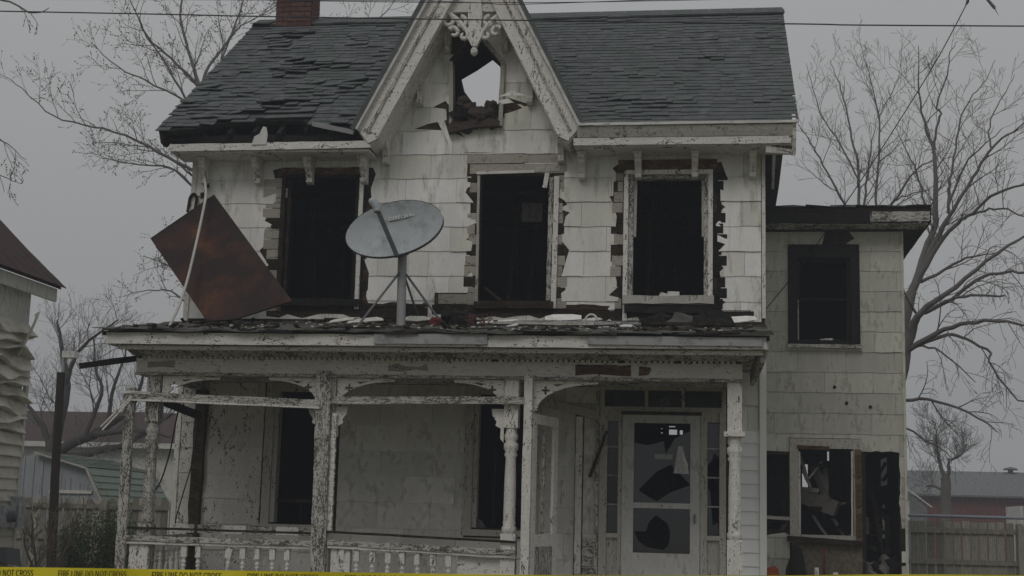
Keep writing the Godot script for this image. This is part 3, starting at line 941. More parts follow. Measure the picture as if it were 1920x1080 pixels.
func house_roof() -> void:
	var cx := -2.785
	var u := Vector3(0, 2.51, -3.3).normalized()
	var nr := Vector3(0, 3.3, 2.51).normalized()
	var ln := 4.146
	# deck: left part with its burnt-away eave, right part
	var p := PackedVector2Array()
	for i in 30:
		var x := lerpf(-6.5, cx - half_gable, i / 29.0)
		p.append(Vector2(x, smin(x) + 0.02 * sin(i * 2.3) + 0.015 * sin(i * 5.1)))
	p.append(Vector2(cx - 0.02, ln))
	p.append(Vector2(-6.5, ln))
	var mb := MB.new()
	mb.extrude(p, Vector3(0, 6.04, 0.5), Vector3.RIGHT, u, nr, -0.05)
	mb.extrude(PackedVector2Array([Vector2(cx + half_gable, 0), Vector2(0.93, 0), Vector2(0.93, ln), Vector2(cx + 0.02, ln)]), Vector3(0, 6.04, 0.5), Vector3.RIGHT, u, nr, -0.05)
	# rear slope with the hole burnt through it
	var ur := Vector3(0, -2.51, -3.3).normalized()
	var nrr := Vector3(0, 3.3, -2.51).normalized()
	var hole := PackedVector2Array([Vector2(-3.64, 1.00), Vector2(-3.38, 0.84), Vector2(-3.13, 0.66), Vector2(-3.03, 0.78), Vector2(-3.06, 1.1), Vector2(-3.11, 1.45), Vector2(-3.3, 1.6), Vector2(-3.5, 1.5), Vector2(-3.62, 1.25)])
	for h in [rect(-6.5, -3.33, 0, ln), rect(-3.33, 0.93, 0, ln)]:
		for q in Geometry2D.clip_polygons(h, hole):
			mb.extrude(q, Vector3(0, 8.55, -2.8), Vector3.RIGHT, ur, nrr, -0.05)
	var roof := obj("roof", mb, M.char, house)
	# covering of the rear slope and ridge
	mb = MB.new()
	for h in [rect(-6.53, -3.33, 0.05, ln), rect(-3.33, 0.96, 0.05, ln)]:
		for q in Geometry2D.clip_polygons(h, hole):
			mb.extrude(q, Vector3(0, 8.55, -2.8) + nrr * 0.004, Vector3.RIGHT, ur, nrr, 0.015)
	obj("rear_covering", mb, M.shingle1, roof)
	# shingles of the front slope, course by course
	var r := R(77)
	var rest := MB.new()
	var rest2 := MB.new()
	var count := 0
	var expo := 0.118
	var und := FastNoiseLite.new()
	und.seed = 5
	und.frequency = 0.9
	var courses := int(ln / expo)
	for c in range(courses, -1, -1):
		var s := c * expo - 0.03
		for side in 2:
			var hg := half_gable - 0.31 * maxf(s, 0.0)
			var x0 := -6.53 if side == 0 else cx + hg - 0.02
			var x1 := cx - hg + 0.02 if side == 0 else 0.96
			var x := x0
			if posmod(c, 2) == 1:
				x -= 0.14
			while x < x1:
				var w := r.randf_range(0.15, 0.33)
				var a := maxf(x, x0)
				var b := minf(x + w - 0.004, x1)
				x += w
				if b - a < 0.03:
					continue
				var wear := 0.0
				if side == 0:
					wear = clampf(0.55 + und.get_noise_2d(a * 1.2, s * 1.4) * 1.6 - s * 0.08, 0, 1)
					if s < smin((a + b) * 0.5) - 0.05 + r.randf_range(-0.05, 0.05):
						continue
					if r.randf() < wear * 0.05:
						continue
				else:
					wear = clampf(0.30 + und.get_noise_2d(a, s + 9.0) * 1.2 - s * 0.05 + (0.4 if a < -0.9 and s < 1.0 else 0.0), 0, 1)
					if r.randf() < wear * 0.008:
						continue
				var lift := 0.012 + maxf(0.0, und.get_noise_2d(a * 0.8 + 40.0, s)) * (0.08 if side == 0 else 0.05) * wear
				var curl := 0.004 + (0.06 if side == 0 else 0.028) * wear * r.randf()
				var shift := (r.randf_range(-0.06, 0.03) if r.randf() < wear else r.randf_range(-0.008, 0.008))
				shift += und.get_noise_2d(a * 0.9 + 17.0, s * 0.8) * (0.05 if side == 0 else 0.035)
				var near_eave := c <= (5 if side == 1 else 8)
				if near_eave and count < 290:
					var one := MB.new()
					shingle(one, a, b - a, s, expo + 0.13, lift, r, curl, shift)
					obj("shingle", one, M["shingle%d" % (r.randi() % 5)], roof)
					count += 1
				else:
					shingle(rest if r.randf() < 0.6 else rest2, a, b - a, s, expo + 0.13, lift, r, curl, shift)
	var sr := obj("shingles", rest, M.shingle1, roof)
	sr.set_meta("kind", "stuff")
	sr = obj("shingles", rest2, M.shingle4, roof)
	sr.set_meta("kind", "stuff")
	# ridge cap
	mb = MB.new()
	for i in 25:
		var x := -6.53 + i * 0.3
		var y := 8.575 + r.randf_range(-0.008, 0.008)
		mb.hexa([Vector3(x, y - 0.11, -2.63), Vector3(x + 0.305, y - 0.11, -2.63), Vector3(x + 0.305, y - 0.09, -2.62), Vector3(x, y - 0.09, -2.62), Vector3(x, y + 0.005, -2.81), Vector3(x + 0.305, y, -2.81), Vector3(x + 0.305, y + 0.02, -2.80), Vector3(x, y + 0.025, -2.80)])
		mb.hexa([Vector3(x, y - 0.11, -2.97), Vector3(x + 0.305, y - 0.11, -2.97), Vector3(x + 0.305, y - 0.09, -2.98), Vector3(x, y - 0.09, -2.98), Vector3(x, y + 0.005, -2.79), Vector3(x + 0.305, y, -2.79), Vector3(x + 0.305, y + 0.018, -2.80), Vector3(x, y + 0.023, -2.80)])
	obj("ridge_cap", mb, M.shingle2, roof)
	# end walls under the roof slopes
	for x in [[-6.22, -6.08], [0.46, 0.60]]:
		mb = MB.new()
		mb.extrude(PackedVector2Array([Vector2(0.0, 5.86), Vector2(0.0, 6.34), Vector2(-2.8, 8.46), Vector2(-5.6, 6.34), Vector2(-6.6, 5.86)]), Vector3(x[0], 0, 0), Vector3(0, 0, 1), Vector3.UP, Vector3.RIGHT, x[1] - x[0])
		obj("end_wall", mb, M.white, house)
	# right eave: soffit, fascia, crown and gutter lip
	obj("soffit", mbox(-1.55, 0.90, 5.80, 5.825, 0.001, 0.43), M.trim_h, house)
	obj("fascia", mplank(Vector3(-1.56, 5.855, 0.45), Vector3(0.88, 5.855, 0.45), 0.04, 0.085, Vector3.UP, 0.002, 70), M.trim_h, house)
	mb = MB.new()
	mb.extrude(PackedVector2Array([Vector2(0.44, 5.90), Vector2(0.475, 5.905), Vector2(0.52, 5.96), Vector2(0.55, 6.01), Vector2(0.44, 6.02)]), Vector3(-1.52, 0, 0), Vector3(0, 0, 1), Vector3.UP, Vector3.RIGHT, 2.45)
	obj("crown_moulding", mb, M.trim_h, house)
	obj("gutter_lip", mplank(Vector3(-1.50, 6.03, 0.555), Vector3(0.95, 6.035, 0.555), 0.05, 0.03, Vector3.UP, 0.003, 71), M.white, house)
	# right rake board with its cornice return
	mb = MB.new()
	mb.extrude(PackedVector2Array([Vector2(0.54, 6.04), Vector2(0.50, 5.86), Vector2(0.40, 5.69), Vector2(0.20, 5.74), Vector2(-2.8, 8.24), Vector2(-2.8, 8.49)]), Vector3(0.89, 0, 0), Vector3(0, 0, 1), Vector3.UP, Vector3.RIGHT, 0.04)
	mb.extrude(PackedVector2Array([Vector2(-2.8, 8.49), Vector2(-2.8, 8.24), Vector2(-6.0, 5.80), Vector2(-6.1, 5.98)]), Vector3(0.89, 0, 0), Vector3(0, 0, 1), Vector3.UP, Vector3.RIGHT, 0.04)
	obj("rake_board", mb, M.trim_h, house)
	mb = MB.new()
	mb.hexa([Vector3(0.60, 5.72, 0.42), Vector3(0.889, 5.70, 0.42), Vector3(0.889, 5.72, 0.44), Vector3(0.60, 5.79, 0.44), Vector3(0.60, 8.2, -2.8), Vector3(0.889, 8.2, -2.8), Vector3(0.889, 8.24, -2.8), Vector3(0.60, 8.24, -2.8)])
	obj("rake_soffit", mb, M.trim_h, house)
	mb = MB.new()
	mb.extrude(PackedVector2Array([Vector2(0.52, 6.0), Vector2(0.46, 5.90), Vector2(0.34, 5.88), Vector2(-2.8, 8.26), Vector2(-2.8, 8.49)]), Vector3(-6.49, 0, 0), Vector3(0, 0, 1), Vector3.UP, Vector3.RIGHT, 0.04)
	obj("rake_board", mb, M.darkwood, house)
	mb = MB.new()
	mb.hexa([Vector3(-6.45, 5.93, 0.40), Vector3(-6.221, 5.93, 0.40), Vector3(-6.221, 5.96, 0.42), Vector3(-6.45, 5.96, 0.42), Vector3(-6.45, 8.27, -2.8), Vector3(-6.221, 8.27, -2.8), Vector3(-6.221, 8.31, -2.8), Vector3(-6.45, 8.31, -2.8)])
	obj("rake_soffit", mb, M.char, house)
	# left eave: the crown is gone and the roof space gapes black above the fascia
	obj("soffit", mbox(-6.36, -3.95, 5.78, 5.805, 0.001, 0.43), M.trim_h, house)
	obj("fascia", mplank(Vector3(-6.37, 5.835, 0.45), Vector3(-3.93, 5.855, 0.45), 0.04, 0.085, Vector3.UP, 0.004, 72), M.trim_h, house)
	obj("burnt_eave_board", mplank(Vector3(-6.40, 5.92, 0.30), Vector3(-4.0, 5.92, 0.30), 0.03, 0.20, Vector3.UP, 0.006, 73), M.char, house)
	obj("burnt_return", mbox(-6.44, -6.06, 5.885, 6.14, 0.22, 0.26), M.char, house)
	for i in 8:
		var x := -6.3 + i * 0.31
		mb = MB.new()
		mb.plank(slope_point(x, 0.55, -0.11), slope_point(x, 0.04 + r.randf_range(0.0, 0.1), -0.11), 0.045, 0.09, nr, 0.006, r)
		obj("burnt_rafter", mb, M.char, roof)
	mb = MB.new()
	mb.extrude(PackedVector2Array([Vector2(-5.36, 5.86), Vector2(-5.18, 5.86), Vector2(-5.17, 5.98), Vector2(-5.19, 6.07), Vector2(-5.23, 6.08), Vector2(-5.27, 5.99), Vector2(-5.33, 5.96)]), Vector3(0, 0, 0.472), Vector3.RIGHT, Vector3.UP, Vector3(0, 0, 1), 0.012)
	obj("torn_scrap", mb, M.white, house)
	obj("drip_edge", mplank(Vector3(-4.62, 6.09, 0.53), Vector3(-4.12, 5.98, 0.54), 0.02, 0.055, Vector3(0, 1, 0.2), 0.002, 74), M.galv, house)
	for x in [-6.055, -5.39, -4.75, -4.085]:
		corbel(house, x, 5.778, 0.30)
	for x in [-1.49, -0.84, -0.19, 0.465]:
		corbel(house, x, 5.798, 0.29)
	obj("wall_plate", mbox(-6.07, -4.0, 5.862, 6.30, -0.14, -0.03), M.char, house)
	obj("wall_plate", mbox(-1.5, 0.45, 5.862, 6.30, -0.14, -0.03), M.char, house)
	# chimney
	var ch := obj("chimney", mbox(-6.145, -5.675, 8.0, 9.5, -3.0, -2.6), M.brick2, house)
	for c in 18:
		var y := 8.22 + c * 0.072
		for k in 3:
			var o := -0.11 if posmod(c, 2) == 0 else 0.0
			var a := maxf(-6.17 + k * 0.215 + o + (0.11 if o < 0.0 else 0.0) * 0.0, -6.17)
			var b := minf(-6.17 + (k + 1) * 0.215 + o, -5.65)
			if k == 2:
				b = -5.65
			if b - a > 0.03:
				obj("brick", mbox(a + 0.004, b - 0.004, y, y + 0.062, -2.602, -2.572 + r.randf_range(-0.004, 0.004)), M["brick%d" % (r.randi() % 5)], ch)
		for k in 2:
			var z := -3.0 + k * 0.2
			obj("brick", mbox(-5.676, -5.646 + r.randf_range(-0.004, 0.002), y, y + 0.062, z + 0.004, z + 0.196), M["brick%d" % (r.randi() % 5)], ch)
	obj("flashing", mbox(-6.19, -5.63, 8.30, 8.42, -2.64, -2.565), M.steel, ch)

func house_gable() -> void:
	var cx := -2.785
	# roof planes of the gable run back to the valleys
	var mb := MB.new()
	var top := Vector3(cx, 8.62, 0)
	for s in [-1.0, 1.0]:
		var dn := Vector3(s * 1.33, -2.62, 0)
		var ln := dn.length()
		var d := dn / ln
		var nn := Vector3(s * 2.62, 1.33, 0).normalized()
		mb.extrude(PackedVector2Array([Vector2(0, -0.57), Vector2(ln, -0.57), Vector2(ln, -0.50), Vector2(0, 2.86)]), top, d, Vector3(0, 0, -1), nn, 0.05)
	obj("gable_roof", mb, M.shingle3, house)
	for s in [-1.0, 1.0]:
		# bargeboard, its crown strip and inner moulding
		mb = MB.new()
		mb.extrude(PackedVector2Array([Vector2(cx + s * 1.30, 6.03), Vector2(cx + s * 1.165, 5.86), Vector2(cx + s * 1.045, 5.92), Vector2(cx, 8.02), Vector2(cx, 8.56)]), Vector3(0, 0, 0.45), Vector3.RIGHT, Vector3.UP, Vector3.BACK, 0.045)
		var bb := obj("bargeboard", mb, M.trim_v if s > 0 else M.trim_h, house)
		var q := R(91)
		mb = MB.new()
		mb.plank(Vector3(cx + s * 1.315, 6.02, 0.515), Vector3(cx + s * 0.005, 8.60, 0.515), 0.09, 0.055, Vector3(s * 2.0, 1, 0).normalized(), 0.0025, q)
		obj("crown_strip", mb, M.white, bb)
		mb = MB.new()
		mb.plank(Vector3(cx + s * 1.185, 5.98, 0.50), Vector3(cx + s * 0.005, 8.32, 0.50), 0.025, 0.03, Vector3(s * 2.0, 1, 0).normalized(), 0.003, q)
		obj("moulding", mb, M.bare_v, bb)
		mb = MB.new()
		mb.plank(Vector3(cx + s * 1.065, 5.935, 0.50), Vector3(cx + s * 0.005, 8.035, 0.50), 0.03, 0.035, Vector3(s * 2.0, 1, 0).normalized(), 0.003, q)
		obj("moulding", mb, M.trim_v, bb)
		mb = MB.new()
		mb.extrude(PackedVector2Array([Vector2(cx + s * 1.075, 5.90), Vector2(cx + s * 1.045, 5.90), Vector2(cx, 8.0), Vector2(cx, 8.06)]), Vector3(0, 0, 0.001), Vector3.RIGHT, Vector3.UP, Vector3.BACK, 0.448)
		mb.extrude(PackedVector2Array([Vector2(cx + s * 1.30, 6.0), Vector2(cx + s * 1.165, 5.83), Vector2(cx + s * 1.045, 5.90), Vector2(cx + s * 1.075, 6.1)]), Vector3(0, 0, 0.001), Vector3.RIGHT, Vector3.UP, Vector3.BACK, 0.448)
		obj("gable_soffit", mb, M.trim_h, house)
		# little brackets stepping up under the slope
		for k in 3:
			var y: float = [6.03, 6.81, 7.42][k]
			corbel(house, cx + s * ([1.045, 0.66, 0.345][k]), y, [0.32, 0.38, 0.34][k], 0.07)
	# tie board and carved pendant
	obj("tie_board", mplank(Vector3(cx - 0.45, 7.53, 0.40), Vector3(cx + 0.45, 7.53, 0.40), 0.06, 0.16, Vector3.UP, 0.003, 93), M.trim_h, house)
	mb = MB.new()
	mb.extrude(PackedVector2Array([Vector2(-0.065, 7.62), Vector2(0.065, 7.62), Vector2(0.085, 7.38), Vector2(0.07, 7.26), Vector2(0.11, 7.20), Vector2(0.07, 7.10), Vector2(0.03, 7.02), Vector2(-0.03, 7.02), Vector2(-0.07, 7.10), Vector2(-0.11, 7.20), Vector2(-0.07, 7.26), Vector2(-0.085, 7.38)]), Vector3(cx + 0.04, 0, 0.40), Vector3.RIGHT, Vector3.UP, Vector3.BACK, 0.07)
	var pd := obj("pendant", mb, M.trim_v, house)
	mb = MB.new()
	mb.lathe(Vector3(cx + 0.04, 6.90, 0.44), [[0.0, 0.0], [0.02, 0.03], [0.05, 0.045], [0.085, 0.04], [0.11, 0.02], [0.15, 0.03]], 10)
	obj("drop", mb, M.trim_v, pd)
	for s in [-1.0, 1.0]:
		mb = MB.new()
		for cdef in [[0.33, 7.35, 0.085, 1.7, 0.5], [0.17, 7.32, 0.075, 1.4, 0.5], [0.25, 7.20, 0.065, 1.6, 0.2], [0.13, 7.16, 0.05, 1.5, 0.9], [0.40, 7.42, 0.05, 1.3, 0.0]]:
			var pts := []
			var rad := []
			for i in 20:
				var f := i / 19.0
				var an: float = PI * cdef[4] + f * TAU * 0.5 * cdef[3]
				var rr: float = cdef[2] * (1.0 - 0.6 * f)
				pts.append(Vector3(cx + 0.04 + s * (cdef[0] + cos(an) * rr), cdef[1] + sin(an) * rr, 0.43))
				rad.append(0.030 * (1.0 - 0.35 * f))
			mb.tube(pts, rad, 7)
		mb.tube([Vector3(cx + 0.04 + s * 0.42, 7.49, 0.43), Vector3(cx + 0.04 + s * 0.32, 7.44, 0.43), Vector3(cx + 0.04 + s * 0.20, 7.34, 0.43), Vector3(cx + 0.04 + s * 0.05, 7.16, 0.43)], [0.02, 0.032, 0.034, 0.026], 7)
		obj("scrollwork", mb, M.trim_v, pd)
	# pointed window: weathered frame, burnt stuff spilling over the sill
	var win := [[-3.06, 6.20], [-3.09, 6.97], [cx, 7.34], [-2.46, 6.95], [-2.47, 6.17]]
	var wf: MeshInstance3D = null
	for i in 4:
		var a := Vector3(win[i][0], win[i][1], 0.0)
		var b := Vector3(win[i + 1][0], win[i + 1][1], 0.0)
		var o := obj("gable_window" if i == 0 else "frame_board", mplank(a, b, 0.16, 0.05, Vector3(-1 if i < 2 else 1, 0.4, 0).normalized(), 0.002, 95 + i), M.darkwood if i == 1 else M.casing, house if i == 0 else wf)
		if i == 0:
			wf = o
			o.set_meta("label", "pointed gable window frame, burnt out, open to the sky behind")
	obj("stile", mplank(Vector3(-2.50, 6.2, -0.10), Vector3(-2.49, 6.75, -0.10), 0.05, 0.05, Vector3.BACK, 0.004, 99), M.char, wf)
	var r := R(123)
	var heap := [[-2.96, 6.32, 0.13], [-2.85, 6.38, 0.12], [-2.75, 6.30, 0.14], [-2.64, 6.34, 0.11], [-2.55, 6.30, 0.10], [-2.92, 6.48, 0.08], [-2.60, 6.45, 0.07], [-3.0, 6.19, 0.10], [-2.86, 6.19, 0.11], [-2.56, 6.22, 0.09]]
	for h in heap:
		mb = MB.new()
		lump(mb, Vector3(h[0], h[1], 0.02 + r.randf_range(-0.05, 0.05)), Vector3(h[2], h[2] * 0.75, h[2] * 0.8), r, 0.35)
		obj("burnt_lump", mb, M.insul if r.randf() < 0.6 else M.char, wf)
	mb = MB.new()
	mb.extrude(PackedVector2Array([Vector2(-3.16, 6.13), Vector2(-3.0, 6.25), Vector2(-2.9, 6.22), Vector2(-2.5, 6.26), Vector2(-2.47, 6.16), Vector2(-2.75, 6.15), Vector2(-3.08, 6.08)]), Vector3(0, 0, 0.03), Vector3.RIGHT, Vector3.UP, Vector3.BACK, 0.08)
	obj("burnt_board", mb, M.insul, wf)
	# loose slivers of siding
	for q in [[[-3.17, 6.15], [-3.09, 6.17], [-2.98, 5.84], [-3.01, 5.85]], [[-2.46, 6.43], [-2.30, 6.50], [-2.12, 6.44], [-2.34, 6.44]], [[-2.47, 6.38], [-2.34, 6.41], [-2.27, 6.36], [-2.40, 6.345]]]:
		mb = MB.new()
		var pp := PackedVector2Array()
		for v in q:
			pp.append(Vector2(v[0], v[1]))
		mb.extrude(pp, Vector3(0, 0, 0.045), Vector3.RIGHT, Vector3(0, 1, 0.05), Vector3.BACK, 0.006)
		obj("siding_sliver", mb, M.side0, wf)
	obj("bare_patch", mbox(-3.12, -2.95, 7.08, 7.35, 0.006, 0.03), M.darkwood, house)

# an uneven lump: a ball pulled about
func lump(mb: MB, c: Vector3, s: Vector3, r: RandomNumberGenerator, rough := 0.3) -> void:
	var rows := 6
	var cols := 9
	var g2 := []
	for i in rows + 1:
		var ring := []
		for j in cols:
			var a := PI * i / rows
			var b := TAU * j / cols
			var d := Vector3(sin(a) * cos(b), cos(a), sin(a) * sin(b))
			ring.append(c + d * s * (1.0 + r.randf_range(-rough, rough)))
		if i == 0 or i == rows:
			for j in cols:
				ring[j] = ring[0]
		g2.append(ring)
	for i in rows:
		for j in cols:
			var k := (j + 1) % cols
			mb.quado(g2[i][j], g2[i][k], g2[i + 1][k], g2[i + 1][j], c)

# ---------------------------------------------------------------- porch (part of the house)
func column_profile(h: float) -> Array:
	return [[0.0, 0.055], [0.02, 0.075], [0.06, 0.075], [0.08, 0.06], [0.11, 0.065], [0.14, 0.06], [0.17, 0.062], [h * 0.5, 0.06], [h - 0.30, 0.052], [h - 0.27, 0.07], [h - 0.24, 0.055], [h - 0.21, 0.075], [h - 0.16, 0.075], [h - 0.14, 0.055], [h - 0.11, 0.07], [h - 0.07, 0.07], [h - 0.05, 0.058], [h, 0.06]]

func turned_column(x: float, z: float, mt: Material, called := "porch_column") -> MeshInstance3D:
	var mb := MB.new()
	mb.box(Vector3(x - 0.075, 0.75, z - 0.075), Vector3(x + 0.075, 1.45, z + 0.075))
	mb.lathe(Vector3(x, 1.45, z), column_profile(1.06), 14)
	mb.box(Vector3(x - 0.072, 2.51, z - 0.072), Vector3(x + 0.072, 3.0, z + 0.072))
	return obj(called, mb, mt, house)

# quarter-arch bracket with pierced cross and darts; s = which way it reaches from the column
func spandrel(x: float, s: float, ln: float, h: float) -> void:
	var outl := PackedVector2Array([Vector2(0, 0), Vector2(ln, 0), Vector2(ln, -0.03)])
	for i in 9:
		var a := PI * 0.5 * (i / 8.0)
		outl.append(Vector2(ln - (ln - 0.04) * sin(a) , -h + (h - 0.03) * cos(a)))
	outl.append(Vector2(0, -h - 0.02))
	var polys := [outl]
	var cc := Vector2(0.125, -0.10)
	for half in 2:
		var d := PackedVector2Array()
		for i in 16:
			var a := TAU * i / 16.0
			d.append(cc + Vector2(cos(a), sin(a)) * (0.016 + 0.034 * pow(absf(cos(2.0 * a)), 2.0)))
		if half == 0:
			var l := []
			var big := [PackedVector2Array([Vector2(-0.1, 0.1), Vector2(cc.x, 0.1), Vector2(cc.x, -1), Vector2(-0.1, -1)]), PackedVector2Array([Vector2(cc.x, 0.1), Vector2(2, 0.1), Vector2(2, -1), Vector2(cc.x, -1)])]
			for b in big:
				for q in Geometry2D.intersect_polygons(outl, b):
					for q2 in Geometry2D.clip_polygons(q, d):
						l.append(q2)
			polys = l
	for dart in [PackedVector2Array([Vector2(0.20, -0.035), Vector2(0.33, -0.03), Vector2(0.235, -0.06)]), PackedVector2Array([Vector2(0.03, -h + 0.02), Vector2(0.05, -h + 0.075), Vector2(0.075, -h + 0.05)])]:
		var nxt := []
		for q in polys:
			var inside := true
			for v in dart:
				if not Geometry2D.is_point_in_polygon(v, q):
					inside = false
			if inside and q.size() > 3:
				var c0: Vector2 = (dart[0] + dart[1] + dart[2]) / 3.0
				for b in [rect(-0.1, c0.x, -1, 0.1), rect(c0.x, 2, -1, 0.1)]:
					for q2 in Geometry2D.intersect_polygons(q, b):
						nxt.append_array(Geometry2D.clip_polygons(q2, dart))
			else:
				nxt.append(q)
		polys = nxt
	var mb := MB.new()
	for q in polys:
		mb.extrude(q, Vector3(x, 2.995, 1.735), Vector3(s, 0, 0), Vector3.UP, Vector3.BACK, 0.03)
	obj("spandrel_bracket", mb, M.trim_h, house)

func baluster_mesh() -> MB:
	var mb := MB.new()
	mb.box(Vector3(-0.028, 0.34, -0.028), Vector3(0.028, 0.46, 0.028))
	mb.box(Vector3(-0.028, 0.0, -0.028), Vector3(0.028, 0.06, 0.028))
	mb.lathe(Vector3.ZERO, [[0.06, 0.02], [0.08, 0.028], [0.10, 0.02], [0.14, 0.03], [0.19, 0.026], [0.235, 0.016], [0.245, 0.026], [0.26, 0.026], [0.27, 0.015], [0.285, 0.026], [0.30, 0.026], [0.31, 0.016], [0.325, 0.022], [0.34, 0.028]], 8)
	return mb

func build_porch() -> void:
	var r := R(200)
	# floor, steps of the base
	obj("porch_floor", mbox(-6.12, 0.36, 0.68, 0.75, 0.001, 1.92), M.bare_h, house)
	obj("porch_skirt", mbox(-6.1, 0.34, 0.0, 0.678, 1.80, 1.86), M.bare_h, house)
	obj("porch_ceiling", mbox(-6.0, 0.3, 3.105, 3.13, 0.001, 1.70), M.bare_h, house)
	# roof: sagging boards under torn roll roofing
	var mb := MB.new()
	var n := 26
	for i in n:
		var x0 := lerpf(-6.24, 0.56, float(i) / n)
		var x1 := lerpf(-6.24, 0.56, float(i + 1) / n)
		mb.hexa([Vector3(x0, 3.36, 2.24), Vector3(x1, 3.36, 2.24), Vector3(x1, 3.74, 0.003), Vector3(x0, 3.74, 0.003), Vector3(x0, 3.405, 2.24), Vector3(x1, 3.405, 2.24), Vector3(x1, 3.785, 0.003), Vector3(x0, 3.785, 0.003)])
	var pr := obj("porch_roof", mb, M.darkwood, house)
	# torn sheets of roofing, each warped
	for row in 4:
		for k in 9:
			var x0 := -6.27 + k * 0.76 + r.randf_range(-0.05, 0.05)
			var x1 := x0 + 0.80
			x1 = minf(x1, 0.60)
			var z0 := 2.30 - row * 0.58 + r.randf_range(-0.04, 0.03)
			var z1 := maxf(z0 - 0.66, 0.02)
			mb = MB.new()
			warped(mb, x0, x1, z0, z1, r, 0.035 if row > 0 else 0.02, 7)
			obj("roofing_sheet", mb, M.rollroof if r.randf() < 0.7 else M.darkwood, pr)
	# ragged lip of torn felt along the front edge
	for k in 14:
		var x := -6.2 + k * 0.48 + r.randf_range(-0.1, 0.1)
		mb = MB.new()
		mb.plank(Vector3(x, 3.425 + r.randf_range(-0.015, 0.01), 2.285), Vector3(minf(x + r.randf_range(0.3, 0.7), 0.56), 3.42 + r.randf_range(-0.02, 0.015), 2.29), 0.05, 0.022, Vector3.UP, 0.012, r)
		obj("torn_felt", mb, M.rollroof if k % 3 else M.char, pr)
	# cornice
	var co := obj("porch_cornice", mplank(Vector3(-6.19, 3.335, 2.225), Vector3(0.53, 3.335, 2.225), 0.04, 0.115, Vector3.UP, 0.003, 201), M.trim_h, house)
	obj("gutter_piece", mplank(Vector3(-3.35, 3.345, 2.262), Vector3(-2.2, 3.35, 2.262), 0.03, 0.10, Vector3.UP, 0.002, 202), M.galv, co)
	obj("gutter_piece", mplank(Vector3(-1.2, 3.35, 2.262), Vector3(0.50, 3.345, 2.262), 0.03, 0.085, Vector3.UP, 0.002, 203), M.galv, co)
	obj("bed_moulding", mplank(Vector3(-6.10, 3.252, 2.13), Vector3(0.50, 3.252, 2.13), 0.05, 0.04, Vector3.UP, 0.004, 204), M.trim_h, co)
	obj("cornice_soffit", mbox(-6.17, 0.51, 3.278, 3.30, 0.05, 2.20), M.bare_h, co)
	obj("cove", mplank(Vector3(-6.05, 3.235, 1.98), Vector3(0.42, 3.235, 1.98), 0.24, 0.02, Vector3(0, 1, -0.25), 0.002, 205), M.bare_h, co)
	obj("cornice_return", mplank(Vector3(-6.19, 3.335, 2.2), Vector3(-6.19, 3.335, 0.05), 0.04, 0.115, Vector3.UP, 0.003, 206), M.trim_h, co)
	obj("cornice_return", mplank(Vector3(0.53, 3.335, 2.2), Vector3(0.53, 3.335, 0.05), 0.04, 0.115, Vector3.UP, 0.003, 207), M.trim_h, co)
	obj("cornice_return", mplank(Vector3(0.50, 3.24, 2.1), Vector3(0.42, 3.1, 1.2), 0.04, 0.16, Vector3.UP, 0.003, 208), M.bare_h, co)
	# beam with its dentils
	mb = MB.new()
	mb.plank(Vector3(-6.03, 3.10, 1.75), Vector3(0.31, 3.105, 1.75), 0.10, 0.19, Vector3.UP, 0.002, r)
	var bm := obj("porch_beam", mb, M.trim_h, house)
	obj("beam_moulding", mplank(Vector3(-6.03, 3.015, 1.81), Vector3(0.31, 3.015, 1.81), 0.03, 0.03, Vector3.UP, 0.003, 209), M.bare_h, bm)
	obj("frieze_moulding", mplank(Vector3(-6.03, 3.165, 1.806), Vector3(0.31, 3.17, 1.806), 0.015, 0.02, Vector3.UP, 0.001, 210), M.trim_h, bm)
	obj("side_beam", mplank(Vector3(-5.98, 3.10, 1.70), Vector3(-5.98, 3.10, 0.01), 0.10, 0.19, Vector3.UP, 0.002, 211), M.bare_h, house)
	obj("side_beam", mplank(Vector3(0.255, 3.10, 1.70), Vector3(0.255, 3.10, 0.01), 0.10, 0.19, Vector3.UP, 0.002, 212), M.bare_h, house)
	obj("dentil_ground", mbox(-6.02, 0.30, 3.172, 3.25, 1.8005, 1.803), M.char, bm)
	for q in [[-1.36, -0.80, 3.045, 3.165, 61], [-0.72, -0.60, 3.06, 3.15, 62], [-5.9, -5.6, 3.08, 3.14, 63], [-3.3, -2.9, 3.07, 3.13, 64]]:
		mb = MB.new()
		mb.extrude(jagged(q[0], q[1], q[2], q[3], 0.03, q[4], 0.7), Vector3(0, 0, 1.801), Vector3.RIGHT, Vector3.UP, Vector3.BACK, 0.003)
		obj("bare_wood_patch", mb, M.plank4 if q[4] > 62 else M.rotwood, bm)
	var dm := mbox(-0.0175, 0.0175, -0.030, 0.030, 0.002, 0.05).mesh()
	for i in 112:
		if r.randf() < 0.04:
			continue
		obj("dentil", dm, M.trim_h, bm, Vector3(-5.99 + i * 0.056, 3.206, 1.802))
	# posts and turned columns
	turned_column(-5.83, 1.72, M.bare_v)
	turned_column(-3.93, 1.70, M.trim_v)
	turned_column(-2.01, 1.72, M.trim_v)
	turned_column(0.235, 1.72, M.trim_v)
	obj("column_cap", mbox(0.13, 0.335, 2.46, 2.51, 1.62, 1.83), M.trim_h, house)
	obj("screen_post", mplank(Vector3(-6.045, 0.75, 1.83), Vector3(-6.055, 2.86, 1.83), 0.10, 0.05, Vector3.BACK, 0.004, 213), M.bare_v, house)
	obj("screen_post", mplank(Vector3(-3.935, 0.75, 1.835), Vector3(-3.965, 3.06, 1.835), 0.15, 0.05, Vector3.BACK, 0.005, 214), M.bare_v, house)
	obj("screen_post", mplank(Vector3(-1.83, 0.75, 1.83), Vector3(-1.83, 3.05, 1.83), 0.085, 0.05, Vector3.BACK, 0.003, 215), M.trim_v, house)
